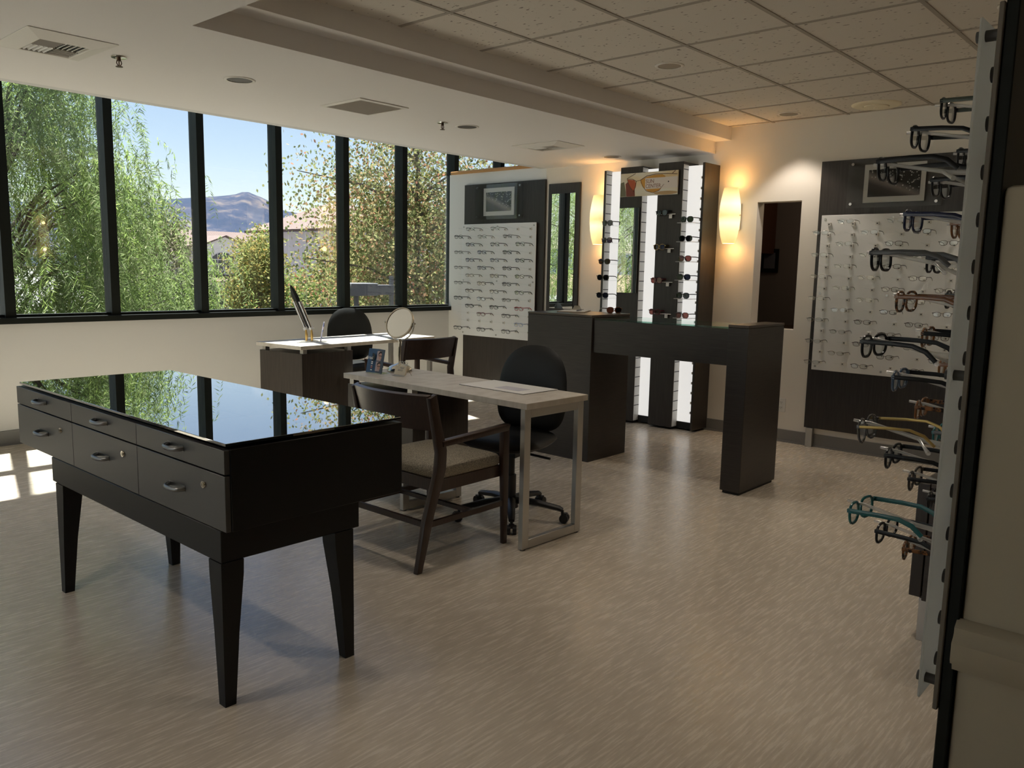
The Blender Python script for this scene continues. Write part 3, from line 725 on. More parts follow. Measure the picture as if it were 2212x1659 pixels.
for c in range(3):
    y0, y1 = ys[c] + .0015, ys[c+1] - .0015
    if c == 2: y1 = TL - .001
    for r_, (z0, z1) in enumerate(hb):
        d = MB().box(0, .018, y0, y1, z0 + .0012, z1 - .0012).build('drawer', m_drawer, t, bevel=(.0012, 1))
        yc = [.314, .905, 1.52][c]
        handle(d, yc, .808 if r_ == 0 else .674)
        if r_ == 1:
            yl = [.134, .724, 1.32][c]
            k = MB(); k.cyl((-.0005, yl, .7135), (-.0045, yl, .7135), .0125, .0115, 20); k.cyl((-.0046, yl, .7135), (-.0065, yl, .7135), .0075, .007, 16); k.mi = 1; k.obox((-.0067, yl, .7135), (.0006, .0022, .008))
            k.build('lock', [m_nickel, m_slot], d, smooth=40)
for x_, y_ in ((-.003, .035), (.425, .035), (-.003, 1.325), (.425, 1.325)):
    W = .078; f_ = .038
    sx_ = 0 if x_ < .2 else W - f_; sy_ = 0 if y_ < .6 else W - f_
    def sq(x, y, w, z): return [(x, y, z), (x + w, y, z), (x + w, y + w, z), (x, y + w, z)]
    MB().rings([sq(x_ + sx_, y_ + sy_, f_, 0), sq(x_ + sx_*.55, y_ + sy_*.55, f_ + (W - f_)*.45, .24), sq(x_ + sx_*.04, y_ + sy_*.04, f_ + (W - f_)*.96, .43), sq(x_, y_, W, .477)]).build('leg', m_blacksatin, t)
MB().box(.010, TD + .004, .012, TL - .012, .851, .8605).build('glass_top', m_tableglass, t, bevel=(.0012, 1))
for x_ in (.06, .36, .66):
    for y_ in (.06, .91, 1.77): MB().cyl((x_, y_, ZU), (x_, y_, .8508), .009).build('spacer', m_clear, t, smooth=40)

# ------------------------------------------------------------------ desks (local: x along the width, y along the length, near end y=0)
def loop_leg(t, y, w, h, x0=.0):
    b_, d_ = .046, .03
    k = MB(); k.box(x0, x0 + b_, y, y + d_, .006, h); k.box(x0 + w - b_, x0 + w, y, y + d_, .006, h); k.box(x0 + b_, x0 + w - b_, y, y + d_, .006, .006 + b_); k.box(x0 + b_, x0 + w - b_, y, y + d_, h - b_, h)
    o = k.build('leg_frame', m_steel, t, bevel=(.0015, 1))
    for x in (x0 + .022, x0 + w - .022): MB().cyl((x, y + .015, 0), (x, y + .015, .0065), .014).build('glide', m_plastic, t)
    return o
def make_desk(label, loc, rz, W, Ln, py0, py1, loop2):
    t = thing('consultation_desk', label, 'desk', loc, rz, 'consultation desks')
    MB().box(0, W, 0, Ln, .725, .756).build('desktop', m_desk, t, bevel=(.0015, 1))
    loop_leg(t, .02, W - .02, .7245, .01)
    loop_leg(t, loop2, W - .02, .172, .01)
    MB().box(.005 if loc[0] > 4 else .02, W - .03, py0, py1, .173, .69).build('pedestal', m_darkped, t, bevel=(.002, 1))
    for x in (.03 if loc[0] > 4 else .045, W - .07):
        for y in (py0 + .035, py1 - .035): MB().box(x - .02, x + .02, y - .02, y + .02, .6905, .7245).build('spacer', m_steel, t)
    return t
make_desk('grey laminate desk with a desk mirror and leaflet on it, nearer the drawer table', (2.985, 2.564, 0), -1.5, .483, 1.526, .886, 1.51, .96)
# far desk: length along +X. local y -> +X, local x -> -Y
make_desk('sunlit grey laminate desk standing by the windows', (5.372, 5.806, 0), 94.8, .595, 1.60, 1.04, 1.585, 1.3)
def pad(name, label, loc, rz, w, l, ink):
    t = thing(name, label, 'desk pad', loc, rz, 'desk pads')
    MB().box(-w/2, w/2, -l/2, l/2, 0, .002).build('backing', m_slot, t); MB().box(-w/2, w/2, -l/2, l/2, .0022, .0032).build('sheet', m_paper, t)
    MB().box(-w*.3, w*.05, -l*.32, l*.05, .0034, .0037).build('printed_area', ink, t)
m_pink = pm('pale_print', (.56, .55, .60), .6)
pad('desk_pad', 'white printed desk pad on the nearer desk in front of the black office chair', (3.338, 3.01, .7565), -1.5, .28, .49, m_pink)
pad('desk_pad', 'bluish white desk pad lying on the sunlit desk by the windows', (4.93, 5.98, .7565), 94.8, .30, .50, m_pink)

# ------------------------------------------------------------------ wooden guest chairs (local +x is the way the chair faces)
def make_guest_chair(label, loc, rz):
    t = thing('guest_armchair', label, 'chair', loc, rz, 'wooden guest armchairs')
    yy = .274
    for s_ in (-1, 1):
        y = s_*yy
        prof = [(-.315, 0), (-.283, 0), (-.205, .27), (-.133, .47), (-.128, .56), (-.168, .70), (-.196, .83), (-.240, .815), (-.213, .68), (-.186, .55), (-.196, .46), (-.268, .24)]
        MB().prism([(x, z) for x, z in prof], -.014, .014, Matrix(((1, 0, 0), (0, 0, -1), (0, 1, 0))), (0, y, 0)).build('leg', m_wood, t, bevel=(.003, 2))
        def q(x, w, d, z): return [(x - w/2, y - d/2, z), (x + w/2, y - d/2, z), (x + w/2, y + d/2, z), (x - w/2, y + d/2, z)]
        MB().rings([q(.300, .028, .024, 0), q(.297, .036, .028, .25), q(.293, .046, .03, .45), q(.293, .046, .03, .622)]).build('leg', m_wood, t, bevel=(.003, 2))
        MB().hexa([(-.155, y - .02, .578), (.30, y - .024, .596), (.30, y + .024, .596), (-.155, y + .02, .578)], [(-.16, y - .02, .606), (.318, y - .024, .628), (.318, y + .024, .628), (-.16, y + .02, .606)]).build('armrest', m_wood, t, bevel=(.004, 2))
        MB().hexa([(-.245, y - .009, .205), (.292, y - .009, .205), (.292, y + .009, .205), (-.245, y + .009, .205)], [(-.235, y - .009, .232), (.292, y - .009, .232), (.292, y + .009, .232), (-.235, y + .009, .232)]).build('stretcher', m_wood, t)
    MB().box(-.252, -.234, -yy + .012, yy - .012, .205, .232).build('stretcher', m_wood, t)
    MB().box(.06, .08, -yy + .01, yy - .01, .208, .229).build('stretcher', m_wood, t)
    b = MB(); b.box(-.165, .285, yy - .036, yy - .015, .355, .415); b.box(-.165, .285, -yy + .015, -yy + .036, .355, .415); b.box(.263, .285, -yy + .036, yy - .036, .355, .415); b.box(-.165, -.145, -yy + .036, yy - .036, .355, .415); b.box(-.145, .263, -yy + .036, yy - .036, .39, .41)
    b.build('seat_frame', m_wood, t, bevel=(.002, 1))
    # cushion
    def ring(ins, z, cr=.04):
        x0, x1, y1 = -.16 + ins, .292 - ins, yy - .014 - ins; o = []
        for cx_, cy_, a0 in ((x1 - cr, y1 - cr, 0), (x0 + cr, y1 - cr, 90), (x0 + cr, -y1 + cr, 180), (x1 - cr, -y1 + cr, 270)):
            for k in range(5): a = R(a0 + 22.5*k); o.append((cx_ + cr*math.cos(a), cy_ + cr*math.sin(a), z))
        return o
    MB().rings([ring(.006, .4155), ring(-.003, .425), ring(-.004, .452), ring(.004, .468), ring(.03, .480), ring(.10, .487), ring(.18, .489)]).build('seat_cushion', m_fabric, t, smooth=60)
    # curved back panel
    n = 16; rr = []
    for k in range(n + 1):
        u = -1 + 2*k/n; y = u*(yy - .006); bx = -.055*(1 - u*u)
        rr.append([(-.170 + bx, y, .655), (-.190 + bx, y, .655), (-.236 + bx, y, .822), (-.214 + bx, y, .828)])
    MB().rings(rr).build('backrest', m_wood, t, smooth=35)
    return t
make_guest_chair('dark wooden armchair with taupe woven seat beside the nearer desk, back to the drawer table', (2.722, 3.008, 0), 1)
make_guest_chair('dark wooden armchair pulled up to the sunlit desk by the windows', (4.64, 5.27, 0), 88)

# ------------------------------------------------------------------ black office chairs (local +x is the way the chair faces)
def pad_mesh(out, n_in, bulge_f, bulge_b, mp):
    rr = []
    lev = [(.05, 1.0), (.35, .97), (.62, .86), (.82, .64), (.94, .34), (1.0, 0)]
    for s_, h in lev: rr.append([mp(a*s_, b_*s_, bulge_f*h) for a, b_ in out])
    for s_, h in lev[-2::-1]: rr.append([mp(a*s_, b_*s_, -bulge_b*h) for a, b_ in out])
    return MB().rings(rr)
def make_office_chair(label, loc, rz, back_z=(.50, 1.0), star=7):
    t = thing('office_chair', label, 'office chair', loc, rz, 'black office chairs')
    z0, z1 = back_z; zc_ = (z0 + z1)/2; hh = (z1 - z0)/2
    out = []
    for k in range(40):
        a = 2*PI*k/40; c, s_ = math.cos(a), math.sin(a)
        p = 2.5 if s_ > 0 else 3.4
        w_ = .226 * math.copysign(abs(c)**(2/p), c); z = hh*math.copysign(abs(s_)**(2/p), s_)
        w_ *= 1 + .05*(-z/hh if z < 0 else 0) - .06*max(0, z/hh)
        out.append((w_, z))
    def mp(a, b_, h): return (-.245 - .09*(b_/hh)*.35 + .35*a*a + h, a, zc_ + b_)
    MB_ = pad_mesh(out, 5, .03, .035, mp); MB_.build('backrest', m_vinyl, t, smooth=60)
    so = [(x, y) for x, y in lens_outline(.47, .49, 3.0, 40)]
    def ms(a, b_, h): return (.02 + a, b_, .455 + h + (.02*(-(a/.235)) if a < 0 else -.012*(a/.235)**2))
    pad_mesh(so, 5, .035, .045, ms).build('seat', m_vinyl, t, smooth=60)
    k = MB(); k.obox((0, 0, .39), (.2, .16, .036)); k.tube([(-.05, 0, .385), (-.2, 0, .38), (-.262, 0, .41), (-.285, 0, .5), (-.285, 0, .66)], .017, 8, flat=(1, 1.5)); k.cyl((.02, .08, .39), (.05, .27, .385), .007)
    k.build('mechanism', m_plastic, t, smooth=40)
    k = MB(); k.cyl((0, 0, .09), (0, 0, .25), .029); k.cyl((0, 0, .25), (0, 0, .375), .02); k.build('gas_column', m_plastic, t, smooth=40)
    k = MB(); k.cyl((0, 0, .06), (0, 0, .125), .045, .036, 16)
    tips = []
    for i in range(5):
        a = R(star + 72*i); d = V((math.cos(a), math.sin(a), 0))
        k.tube([d*.02 + V((0, 0, .105)), d*.16 + V((0, 0, .098)), d*.285 + V((0, 0, .078)), d*.305 + V((0, 0, .07))], [.03, .025, .02, .016], 8, flat=(.75, 1)); tips.append((d, a))
    k.build('star_base', m_plastic, t, smooth=50)
    for d, a in tips:
        k = MB(); c_ = d*.305; n_ = V((-d.y, d.x, 0)); k.cyl(c_ + V((0, 0, .045)), c_ + V((0, 0, .07)), .008)
        c2 = c_ + d*.012
        for s_ in (-1, 1): k.tube([c2 + n_*s_*.006 + V((0, 0, .026)), c2 + n_*s_*.026 + V((0, 0, .026))], [.026, .025], 16)
        k.obox(c2 + V((0, 0, .045)), (.03, .03, .02), RZ(math.degrees(a)))
        k.build('caster', m_plastic, t, smooth=40)
    return t
make_office_chair('black office chair tucked under the nearer desk opposite the wooden armchair', (3.392, 3.02, 0), 192, (.47, .968), 7 - 192)
make_office_chair('black office chair behind the sunlit desk under the windows', (4.86, 6.37, 0), -113, (.49, 1.0), 20)

# ------------------------------------------------------------------ things on the desks
t = thing('vanity_mirror', 'round tilting nickel vanity mirror on a domed foot, standing on the nearer desk', 'mirror', (3.335, 3.925, .7565))
MB().lathe([(.078, 0), (.08, .006), (.076, .018), (.062, .034), (.04, .044), (.018, .050), (.010, .056)], (0, 0, 0), 32, None).build('foot', m_nickel, t, smooth=60)
k = MB(); k.tube([(0, 0, .054), (0, 0, .10), (0, 0, .19)], [.0085, .011, .0085], 14); k.lathe([(.008, .188), (.014, .192), (.014, .2), (.007, .206)], (0, 0, 0), 16)
k.build('stem', m_nickel, t, smooth=40)
nrm = V((-.89, -.20, .40)).normalized(); ax = V((0, 0, 1)).cross(nrm).normalized(); upv = nrm.cross(ax)
M3 = Matrix((ax, upv, nrm)).transposed(); cz = V((0, 0, .305))
MB().tube([tuple(V((math.cos(a)*.108, math.sin(a)*.108, 0)).x * ax + V((math.cos(a)*.108, math.sin(a)*.108, 0)).y * V((0, 0, 1)) + cz) for a in [PI + PI*k_/16 for k_ in range(17)]], .0042, 8).build('yoke', m_nickel, t, smooth=60)
MB().lathe([(.094, -.008), (.1005, -.008), (.1025, 0), (.1005, .008), (.094, .008)], cz, 40, M3, False, False).build('rim', m_nickel, t, smooth=60)
MB().lathe([(.0945, -.004), (.0945, .004)], cz, 40, M3).build('mirror_glass', m_mirror, t)
for s_ in (-1, 1): MB().lathe([(.003, -.008), (.007, -.004), (.007, .004), (.003, .008)], cz + ax*s_*.112, 12, Matrix.Rotation(PI/2, 3, 'Y') @ Matrix.Identity(3)).build('pivot_knob', m_nickel, t, smooth=50)
# leaflet box on the near desk; faces -X (towards the camera side)
t = thing('leaflet_display', 'blue folded leaflet card with two portraits standing on the nearer desk', 'leaflet', (3.19, 3.96, .7565), 92)
m_lf = pm('leaflet_blue', (.012, .028, .06), .35); m_lf2 = pm('leaflet_blue_light', (.03, .09, .19), .35)
def card(x0, x1, y0, y1, name, mat, mz=.148): return MB().hexa([(x0, y0, .004), (x1, y1, .004), (x1, y1 - .004, .004), (x0, y0 - .004, .004)], [(x0, y0 - .03, mz), (x1, y1 - .03, mz), (x1, y1 - .034, mz), (x0, y0 - .034, mz)]).build(name, mat, t)
card(-.008, .062, .03, .045, 'left_flap', m_lf2); card(-.082, -.008, .045, .03, 'right_flap', m_lf)
MB().box(-.085, .065, -.03, .05, 0, .0035).build('stand', m_clearplate, t)
tilt = math.atan2(.03, .144)
def onflap(x, z, y_): return (x, y_ - .03*(z - .004)/.144 + .0012, z)
def fpatch(pts, mat, name, yb, par=t): return MB().rings([[onflap(x, z, yb(x)) for x, z in pts], [V(onflap(x, z, yb(x))) + V((0, .0006, 0)) for x, z in pts]]).build(name, mat, par)
yr = lambda x: .045 - .015*(-x - .008)/.074; yl = lambda x: .03 + .015*(.062 - x)/.07
m_skin = pm('print_skin', (.50, .30, .24), .5); m_hair = pm('print_hair', (.03, .02, .018), .5); m_pbg = pm('print_background', (.45, .36, .37), .5)
for zc_ in (.108, .045):
    o = fpatch([(-.072, zc_ - .029), (-.018, zc_ - .029), (-.018, zc_ + .029), (-.072, zc_ + .029)], m_pbg, 'portrait', yr)
    fpatch(ell(-.045, zc_ + .010, .017, .018), m_hair, 'printed_hair', lambda x: yr(x) + .001, o)
    fpatch(ell(-.045, zc_ - .002, .014, .019), m_skin, 'printed_face', lambda x: yr(x) + .0018, o)
    fpatch([(-.057, zc_ - .001), (-.033, zc_ - .001), (-.033, zc_ + .003), (-.057, zc_ + .003)], m_hair, 'printed_spectacles', lambda x: yr(x) + .0026, o)
o = fpatch(ell(.028, .098, .034, .024), m_slot, 'round_badge', yl)
text('Crizal', .026, m_paper, t, (.056, .030 + .004 + .012, .088), (PI/2 - tilt, 0, PI), 'lettering')
for z, mt in ((.068, m_paper), (.058, m_paper), (.044, m_skin), (.034, pm('print_red', (.45, .10, .06), .5)), (.02, m_paper)):
    fpatch([(.012, z - .003), (.048, z - .003), (.048, z + .003), (.012, z + .003)], mt, 'printed_line', lambda x: yl(x) + .0004)
# wire business card holder
t = thing('card_holder', 'wire holder with cream business cards in front of the vanity mirror', 'card holder', (3.20, 3.755, .7565), 95)
k = MB()
for x in (-.042, .042): k.tube([(x, .03, .002), (x, .012, .004), (x, 0, .012), (x*.9, -.014, .05), (x*.8, -.02, .075), (x*.7, -.02, .082)], .0013, 6)
for x in (-.03, -.01, .01, .03): k.tube([(x + .008*math.cos(a), -.02, .078 + .008*math.sin(a)) for a in [2*PI*i/10 for i in range(10)]], .0012, 5, closed=True)
k.tube([(-.048, .028, .002), (-.02, .03, .002), (.02, .03, .002), (.048, .028, .002)], .0013, 6); k.tube([(-.05, -.04, .002), (-.04, -.02, .04)], .0013, 5); k.tube([(.05, -.04, .002), (.04, -.02, .04)], .0013, 5)
k.build('wire_frame', m_nickel, t, smooth=60)
def tiltq(x0, x1, z0, z1, y0, th): return MB().hexa([(x0, y0, z0), (x1, y0, z0), (x1, y0 - th, z0), (x0, y0 - th, z0)], [(x0, y0 - .016, z1), (x1, y0 - .016, z1), (x1, y0 - .016 - th, z1), (x0, y0 - .016 - th, z1)])
m_cream = pm('cream_card', (.62, .55, .42), .6)
cd = tiltq(-.045, .045, .008, .060, .014, .010).build('card_stack', m_cream, t)
k = MB()
for z, x0, x1 in ((.050, -.005, .03), (.045, -.002, .025), (.037, -.02, .022), (.031, -.02, .02)): k.hexa([(-x1, .0146 - .016*(z - .008)/.052, z), (-x0, .0146 - .016*(z - .008)/.052, z), (-x0, .0141 - .016*(z - .008)/.052, z), (-x1, .0141 - .016*(z - .008)/.052, z)], [(-x1, .0146 - .016*(z - .006)/.052, z + .0022), (-x0, .0146 - .016*(z - .006)/.052, z + .0022), (-x0, .0141 - .016*(z - .006)/.052, z + .0022), (-x1, .0141 - .016*(z - .006)/.052, z + .0022)])
k.build('printing', m_ink, cd)
# pointed blade stand on the far desk
t = thing('blade_stand', 'slim black pointed blade leaning between two chrome tubes on a clear stand, sunlit desk', 'desk ornament', (4.07, 5.985, .7565), 0)
k = MB(); k.box(-.10, .10, -.05, .05, 0, .008); k.build('base', m_clearplate, t)
d1 = V((-.085, .088, .30))
for i, (ox, oy) in enumerate(((-.020, .015), (.012, -.019))):
    p = V((ox, oy, .11))
    MB().cyl(p, p + d1*.78, .0155, .0165, 18).build('chrome_tube', m_chrome, t, smooth=40)
    MB().tube([p - d1*.02, p + d1*.05], [.024, .022], 10).build('clear_collar', m_rod, t, smooth=40)
    MB().tube([(ox + .004, oy, .0085), (ox + .004, oy, .06), (ox, oy, .105)], [.009, .012, .007], 12).build('brass_pin', m_brass, t, smooth=40)
pb = V((-.004, -.002, .115)); sd = V((.74, .66, 0)).cross(d1).normalized(); dn = d1.normalized(); fl = sd.cross(dn)
L_ = .40
k = MB(); rr = []
for u, w_ in ((0, .012), (.3, .019), (.55, .026), (.72, .027), (.86, .021), (.95, .011), (1, .002)):
    c_ = pb + dn*L_*u; rr.append([c_ + sd*w_, c_ + fl*.006, c_ - sd*w_, c_ - fl*.006])
k.rings(rr).build('blade', m_plastic, t)
t = thing('leaflet_display', 'narrow blue and white wavy leaflet standing beside the blade stand', 'leaflet', (4.20, 5.94, .7565), 60)
m_lw = pm('leaflet_wave', (.6, .6, .7), .4); setc(m_lw, ramp(m_lw, noise(m_lw, coords(m_lw, (1, 1, 1)), 28, 2), [(.42, (.035, .06, .22)), (.5, (.62, .60, .68)), (.6, (.55, .42, .52)), (.66, (.06, .10, .32))]))
k = MB(); rr = []
for z, x0, x1 in ((.0, -.03, .03), (.05, -.032, .026), (.08, -.026, .032), (.11, -.034, .034), (.14, -.03, .024), (.168, -.022, .02)): rr.append([(x0, .04 - .2*z, z), (x1, .04 - .2*z, z), (x1, .034 - .2*z, z), (x0, .034 - .2*z, z)])
k.rings(rr).build('card', m_lw, t); MB().box(-.03, .03, -.02, .0395, -.0, .003).build('foot', m_clearplate, t)

# low cabinet glimpsed behind the near panel
t = thing('low_cabinet', 'low dark cabinet on a steel leg, glimpsed behind the near eyeglass panel', 'cabinet', (3.3, .86, 0))
MB().box(.0, .9, -.9, -.045, .172, .615).build('body', m_darkh, t, bevel=(.002, 1)); MB().box(-.004, .9, -.042, 0, .185, .63).build('side_panel', m_dark, t, bevel=(.002, 1)); MB().box(.0, .9, -.9, -.045, .617, .632).build('top', MATS['counter_top_laminate'], t)
for y_ in (-.10, -.85): MB().box(.03, .06, y_, y_ + .07, 0, .171).build('leg', m_steel, t, bevel=(.001, 1))

# ------------------------------------------------------------------ ceiling fittings
def downlight(x, y, z, label, r_=.082, watts=0):
    t = thing('downlight', label, 'ceiling light', (x, y, z), 0, 'recessed ceiling lights')
    MB().lathe([(r_*.88, -.001), (r_*.86, -.0045), (r_*1.0, -.006), (r_*1.07, -.003), (r_*1.08, -.0005)], (0, 0, 0), 32, None, False, False).build('trim_ring', m_whitevent, t, smooth=60)
    MB().lathe([(r_*.87, -.0012), (r_*.6, -.0018), (.001, -.002)], (0, 0, 0), 32, None, False, True).build('reflector', pm_get('glowing_can_reflector' if watts else 'shaded_can_reflector'), t, smooth=60)  # flat disc; the dark of the recess is in its colour
    if watts:
        li = bpy.data.lights.new('lamp', 'SPOT'); li.energy = watts; li.color = (1, .88, .75); li.spot_size = R(92); li.spot_blend = .35; li.shadow_soft_size = .085
        lo = bpy.data.objects.new('lamp', li); COL.objects.link(lo); lo.parent = t; lo.location = (0, 0, -.007)
def pm_get(n):
    if n in MATS: return MATS[n]
    m = pm(n, (.055, .042, .028), .55)
    if n == 'glowing_can_reflector': _q = m.node_tree.nodes['Principled BSDF']; _q.inputs['Emission Color'].default_value = (1, .70, .38, 1); _q.inputs['Emission Strength'].default_value = .012  # faint warm emission stands in for lamp light on the reflector
    return m
for x, y, lb in ((2.56, 4.41, 'recessed ceiling light in the lower ceiling nearest the camera'), (4.41, 4.43, 'recessed ceiling light in the lower ceiling beside the middle sprinkler'), (6.30, 4.46, 'recessed ceiling light in the lower ceiling above the sunglass tower')): downlight(x, y, ZS, lb)
for x, y, lb in ((4.50, 2.78, 'recessed ceiling light in the tiles above the counter'), (6.36, 2.83, 'recessed ceiling light in the tiles near the back wall'), (2.63, 2.78, 'added unseen recessed light in the tiles above the armchair'), (2.63, .93, 'added unseen recessed light in the tiles above the near panel'), (4.50, .93, 'added unseen recessed light in the tiles above the low cabinet'), (6.36, .93, 'added unseen recessed light in the tiles at the far right')): downlight(x, y, ZT, lb, watts=8.5)  # all but the counter and back-wall lamps are unseen, added for fill
downlight(-.05, 2.75, ZS, 'added unseen recessed light in the lower ceiling before the drawer table', watts=11)  # unseen lamp added to lighten the floor before the table
for x, y, lb in ((1.90, 4.44, 'fire sprinkler head beside the nearest ceiling air register'), (4.19, 4.46, 'fire sprinkler head beside the middle ceiling light')):
    t = thing('sprinkler', lb, 'sprinkler', (x, y, ZS), 0, 'ceiling sprinklers')
    MB().lathe([(.038, -.0005), (.037, -.006), (.018, -.008), (.014, -.004)], (0, 0, 0), 24, None, True, True).build('escutcheon', m_nickel, t, smooth=40)
    k = MB(); k.cyl((0, 0, -.006), (0, 0, -.022), .010); 
    for s_ in (-1, 1): k.tube([(s_*.009, 0, -.018), (s_*.013, 0, -.032), (s_*.004, 0, -.048)], .0025, 6)
    k.cyl((0, 0, -.022), (0, 0, -.046), .003); k.cyl((0, 0, -.048), (0, 0, -.051), .017, .018, 16)
    k.build('head', pm('bronze', (.10, .06, .045), .35, .8), t, smooth=40)
def register(x, y, label, w, l, kind):
    t = thing('air_register', label, 'air vent', (x, y, ZS), 0, 'ceiling air registers')
    h = w/2; l2 = l/2
    def rg(a, b_, z): return [(-a, -b_, z), (a, -b_, z), (a, b_, z), (-a, b_, z)]
    if kind == 'sq':
        iw, il = h*.56, l2*.56
        MB().rings([rg(h, l2, -.001), rg(h, l2, -.004), rg(iw + .006, il + .006, -.024), rg(iw, il, -.022), rg(iw, il, -.002)], True, False, False).build('frame', m_whitevent, t)
        MB().box(-iw, iw, -il, il, -.0025, -.001).build('throat', m_slot, t)
        for qx, qy in ((-1, -1), (1, -1), (1, 1), (-1, 1)):
            k = MB(); cx_, cy_ = qx*iw/2, qy*il/2
            for i in range(5):
                o_ = (-.4 + .2*i)
                if qx*qy < 0: k.obox((cx_ + o_*iw, cy_, -.014), (.0025, il*.94, .018), Matrix.Rotation(R(38*qx), 3, 'Y'))
                else: k.obox((cx_, cy_ + o_*il, -.014), (iw*.94, .0025, .018), Matrix.Rotation(R(-38*qy), 3, 'X'))
            k.build('louvres', m_whitevent, t)
    else:
        MB().rings([rg(h, l2, -.001), rg(h, l2, -.006), rg(h - .028, l2 - .028, -.009), rg(h - .028, l2 - .028, -.002)], True, False, False).build('frame', m_whitevent, t)
        MB().box(-h + .028, h - .028, -l2 + .028, l2 - .028, -.0025, -.001).build('throat', pm('vent_grey', (.30, .28, .26), .7), t)
        k = MB(); y_ = -l2 + .036
        while y_ < l2 - .03: k.obox((0, y_, -.006), (w - .056, .0016, .008), Matrix.Rotation(R(35), 3, 'X')); y_ += .0125
        k.build('louvres', m_whitevent, t)
register(1.60, 4.45, 'square white four-way ceiling register at the upper left', .40, .50, 'sq')
register(3.48, 4.45, 'finely slatted return air grille in the lower ceiling', .40, .42, 'gr')
register(5.47, 4.53, 'white four-way ceiling register before the back wall', .36, .50, 'sq')
t = thing('round_diffuser', 'round cream ceiling diffuser in the tiles above the back wall panel', 'air vent', (6.39, 2.18, ZT))
MB().lathe([(.172, 0), (.17, -.006), (.15, -.014), (.09, -.014), (.088, -.006)], (0, 0, 0), 40, None, False, True).build('ring', pm('cream_enamel', (.86, .78, .58), .5), t, smooth=50)
MB().lathe([(.086, -.0065), (.085, -.02), (.06, -.024), (.02, -.024), (.018, -.030), (.002, -.030)], (0, 0, 0), 32, None, False, True).build('cone', MATS['cream_enamel'], t, smooth=50)

# ------------------------------------------------------------------ outside the windows
GZ = -4.6
m_asph = pm('asphalt', (.17, .165, .155), .9); m_grassm = pm('dry_grass', (.12, .13, .05), .9)
struct(MB().box(-150, 260, 7.4, 700, GZ - .1, GZ).build('ground', m_asph))
# hills
random.seed(5)
prof = [(-2500, 60), (-1200, 70), (-300, 78), (300, 92), (500, 97), (620, 108), (700, 116), (744, 122), (789, 128), (820, 132), (847, 136.5), (864, 140.5), (877, 148), (890, 142.5), (908, 138.7), (924, 133), (939, 126), (960, 114), (1000, 111), (1039, 109), (1111, 108), (1250, 113), (1500, 100), (2000, 90), (3200, 80)]
def hz(x):
    for (a, za), (b_, zb) in zip(prof[:-1], prof[1:]):
        if a <= x <= b_: return za + (zb - za) * (x - a) / (b_ - a)
    return 60
k = MB(); vs = []
xs = []
x = -2500
while x < 3200: xs.append(x); x += 14 if 350 < x < 1350 else 90
from mathutils import noise as mn
for r_ in range(13):
    f_ = r_ / 10
    row = []
    for x in xs:
        h = hz(x)
        y = 1050 + 450*f_ if f_ <= 1 else 1500 + 900*(f_ - 1)
        p_ = (f_**.9 if f_ <= 1 else 1 - (f_ - 1)*2.2)
        nz = mn.fractal(V((x*.012, y*.012, 0)), 1.0, 2.0, 4) * 16 * math.sin(PI*min(1, f_)) * .9
        row.append(k.bm.verts.new((x * (y/1500), y, GZ + (h - GZ)*p_ * (y/1500 if f_ < 1 else 1) + nz)))
    vs.append(row)
for a, b_ in zip(vs[:-1], vs[1:]):
    for i in range(len(xs) - 1): k._f([a[i], a[i+1], b_[i+1], b_[i]])
m_hill = pm('hazy_chaparral_hill', (.1, .09, .1), 1, 0, 0)
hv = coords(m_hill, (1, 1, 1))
hc = ramp(m_hill, noise(m_hill, hv, .022, 8, .62), [(.40, (.030, .040, .066)), (.52, (.040, .047, .072)), (.64, (.10, .088, .092))])  # bluish scrub tones carry the distance haze in the colour
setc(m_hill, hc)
tag(k.build('hill', m_hill, smooth=80), None, None, None, 'structure')
# tiled-roof buildings
m_stucco = pm('cream_stucco', (.56, .50, .45), .9); m_stucco2 = pm('lilac_stucco', (.46, .42, .45), .9)
m_roof = pm('clay_roof_tile', (.2, .12, .1), .85)
wv = m_roof.node_tree.nodes.new('ShaderNodeTexWave'); wv.inputs['Scale'].default_value = 1.0; wv.inputs['Distortion'].default_value = .5
m_roof.node_tree.links.new(coords(m_roof, (1, .15, .15)), wv.inputs['Vector'])
setc(m_roof, ramp(m_roof, wv.outputs['Fac'], [(.2, (.085, .050, .044)), (.7, (.13, .085, .075))]))
m_win = pm('dark_window', (.035, .045, .06), .15)
m_trim = pm('white_trim', (.66, .62, .59), .8)
t = thing('office_building', 'cream building with clay tile roof, gable and arched window beyond the trees', 'building', (53.7, 97, GZ))
dz = -GZ
MB().box(-12, 22, 3.6, 14, 0, dz + 2.8).build('wall', m_stucco, t)
MB().hexa([(-12.6, 2.9, dz + 2.75), (22.6, 2.9, dz + 2.75), (22.6, 8, dz + 5.65), (-12.6, 8, dz + 5.65)], [(-12.6, 2.9, dz + 2.95), (22.6, 2.9, dz + 2.95), (22.6, 8, dz + 5.85), (-12.6, 8, dz + 5.85)]).build('roof', m_roof, t)
g_ = MB(); g_.hexa([(-3.0, 0, 0), (3.0, 0, 0), (3.0, 3.6, 0), (-3.0, 3.6, 0)], [(-3.0, 0, dz + 3.7), (3.0, 0, dz + 3.7), (3.0, 3.6, dz + 3.7), (-3.0, 3.6, dz + 3.7)])
g_.prism([(-3.0, dz + 3.7), (3.0, dz + 3.7), (0, dz + 4.85)], 0, 3.6, Matrix(((1, 0, 0), (0, 0, 1), (0, 1, 0)))); g_.build('gable_wall', m_trim, t)
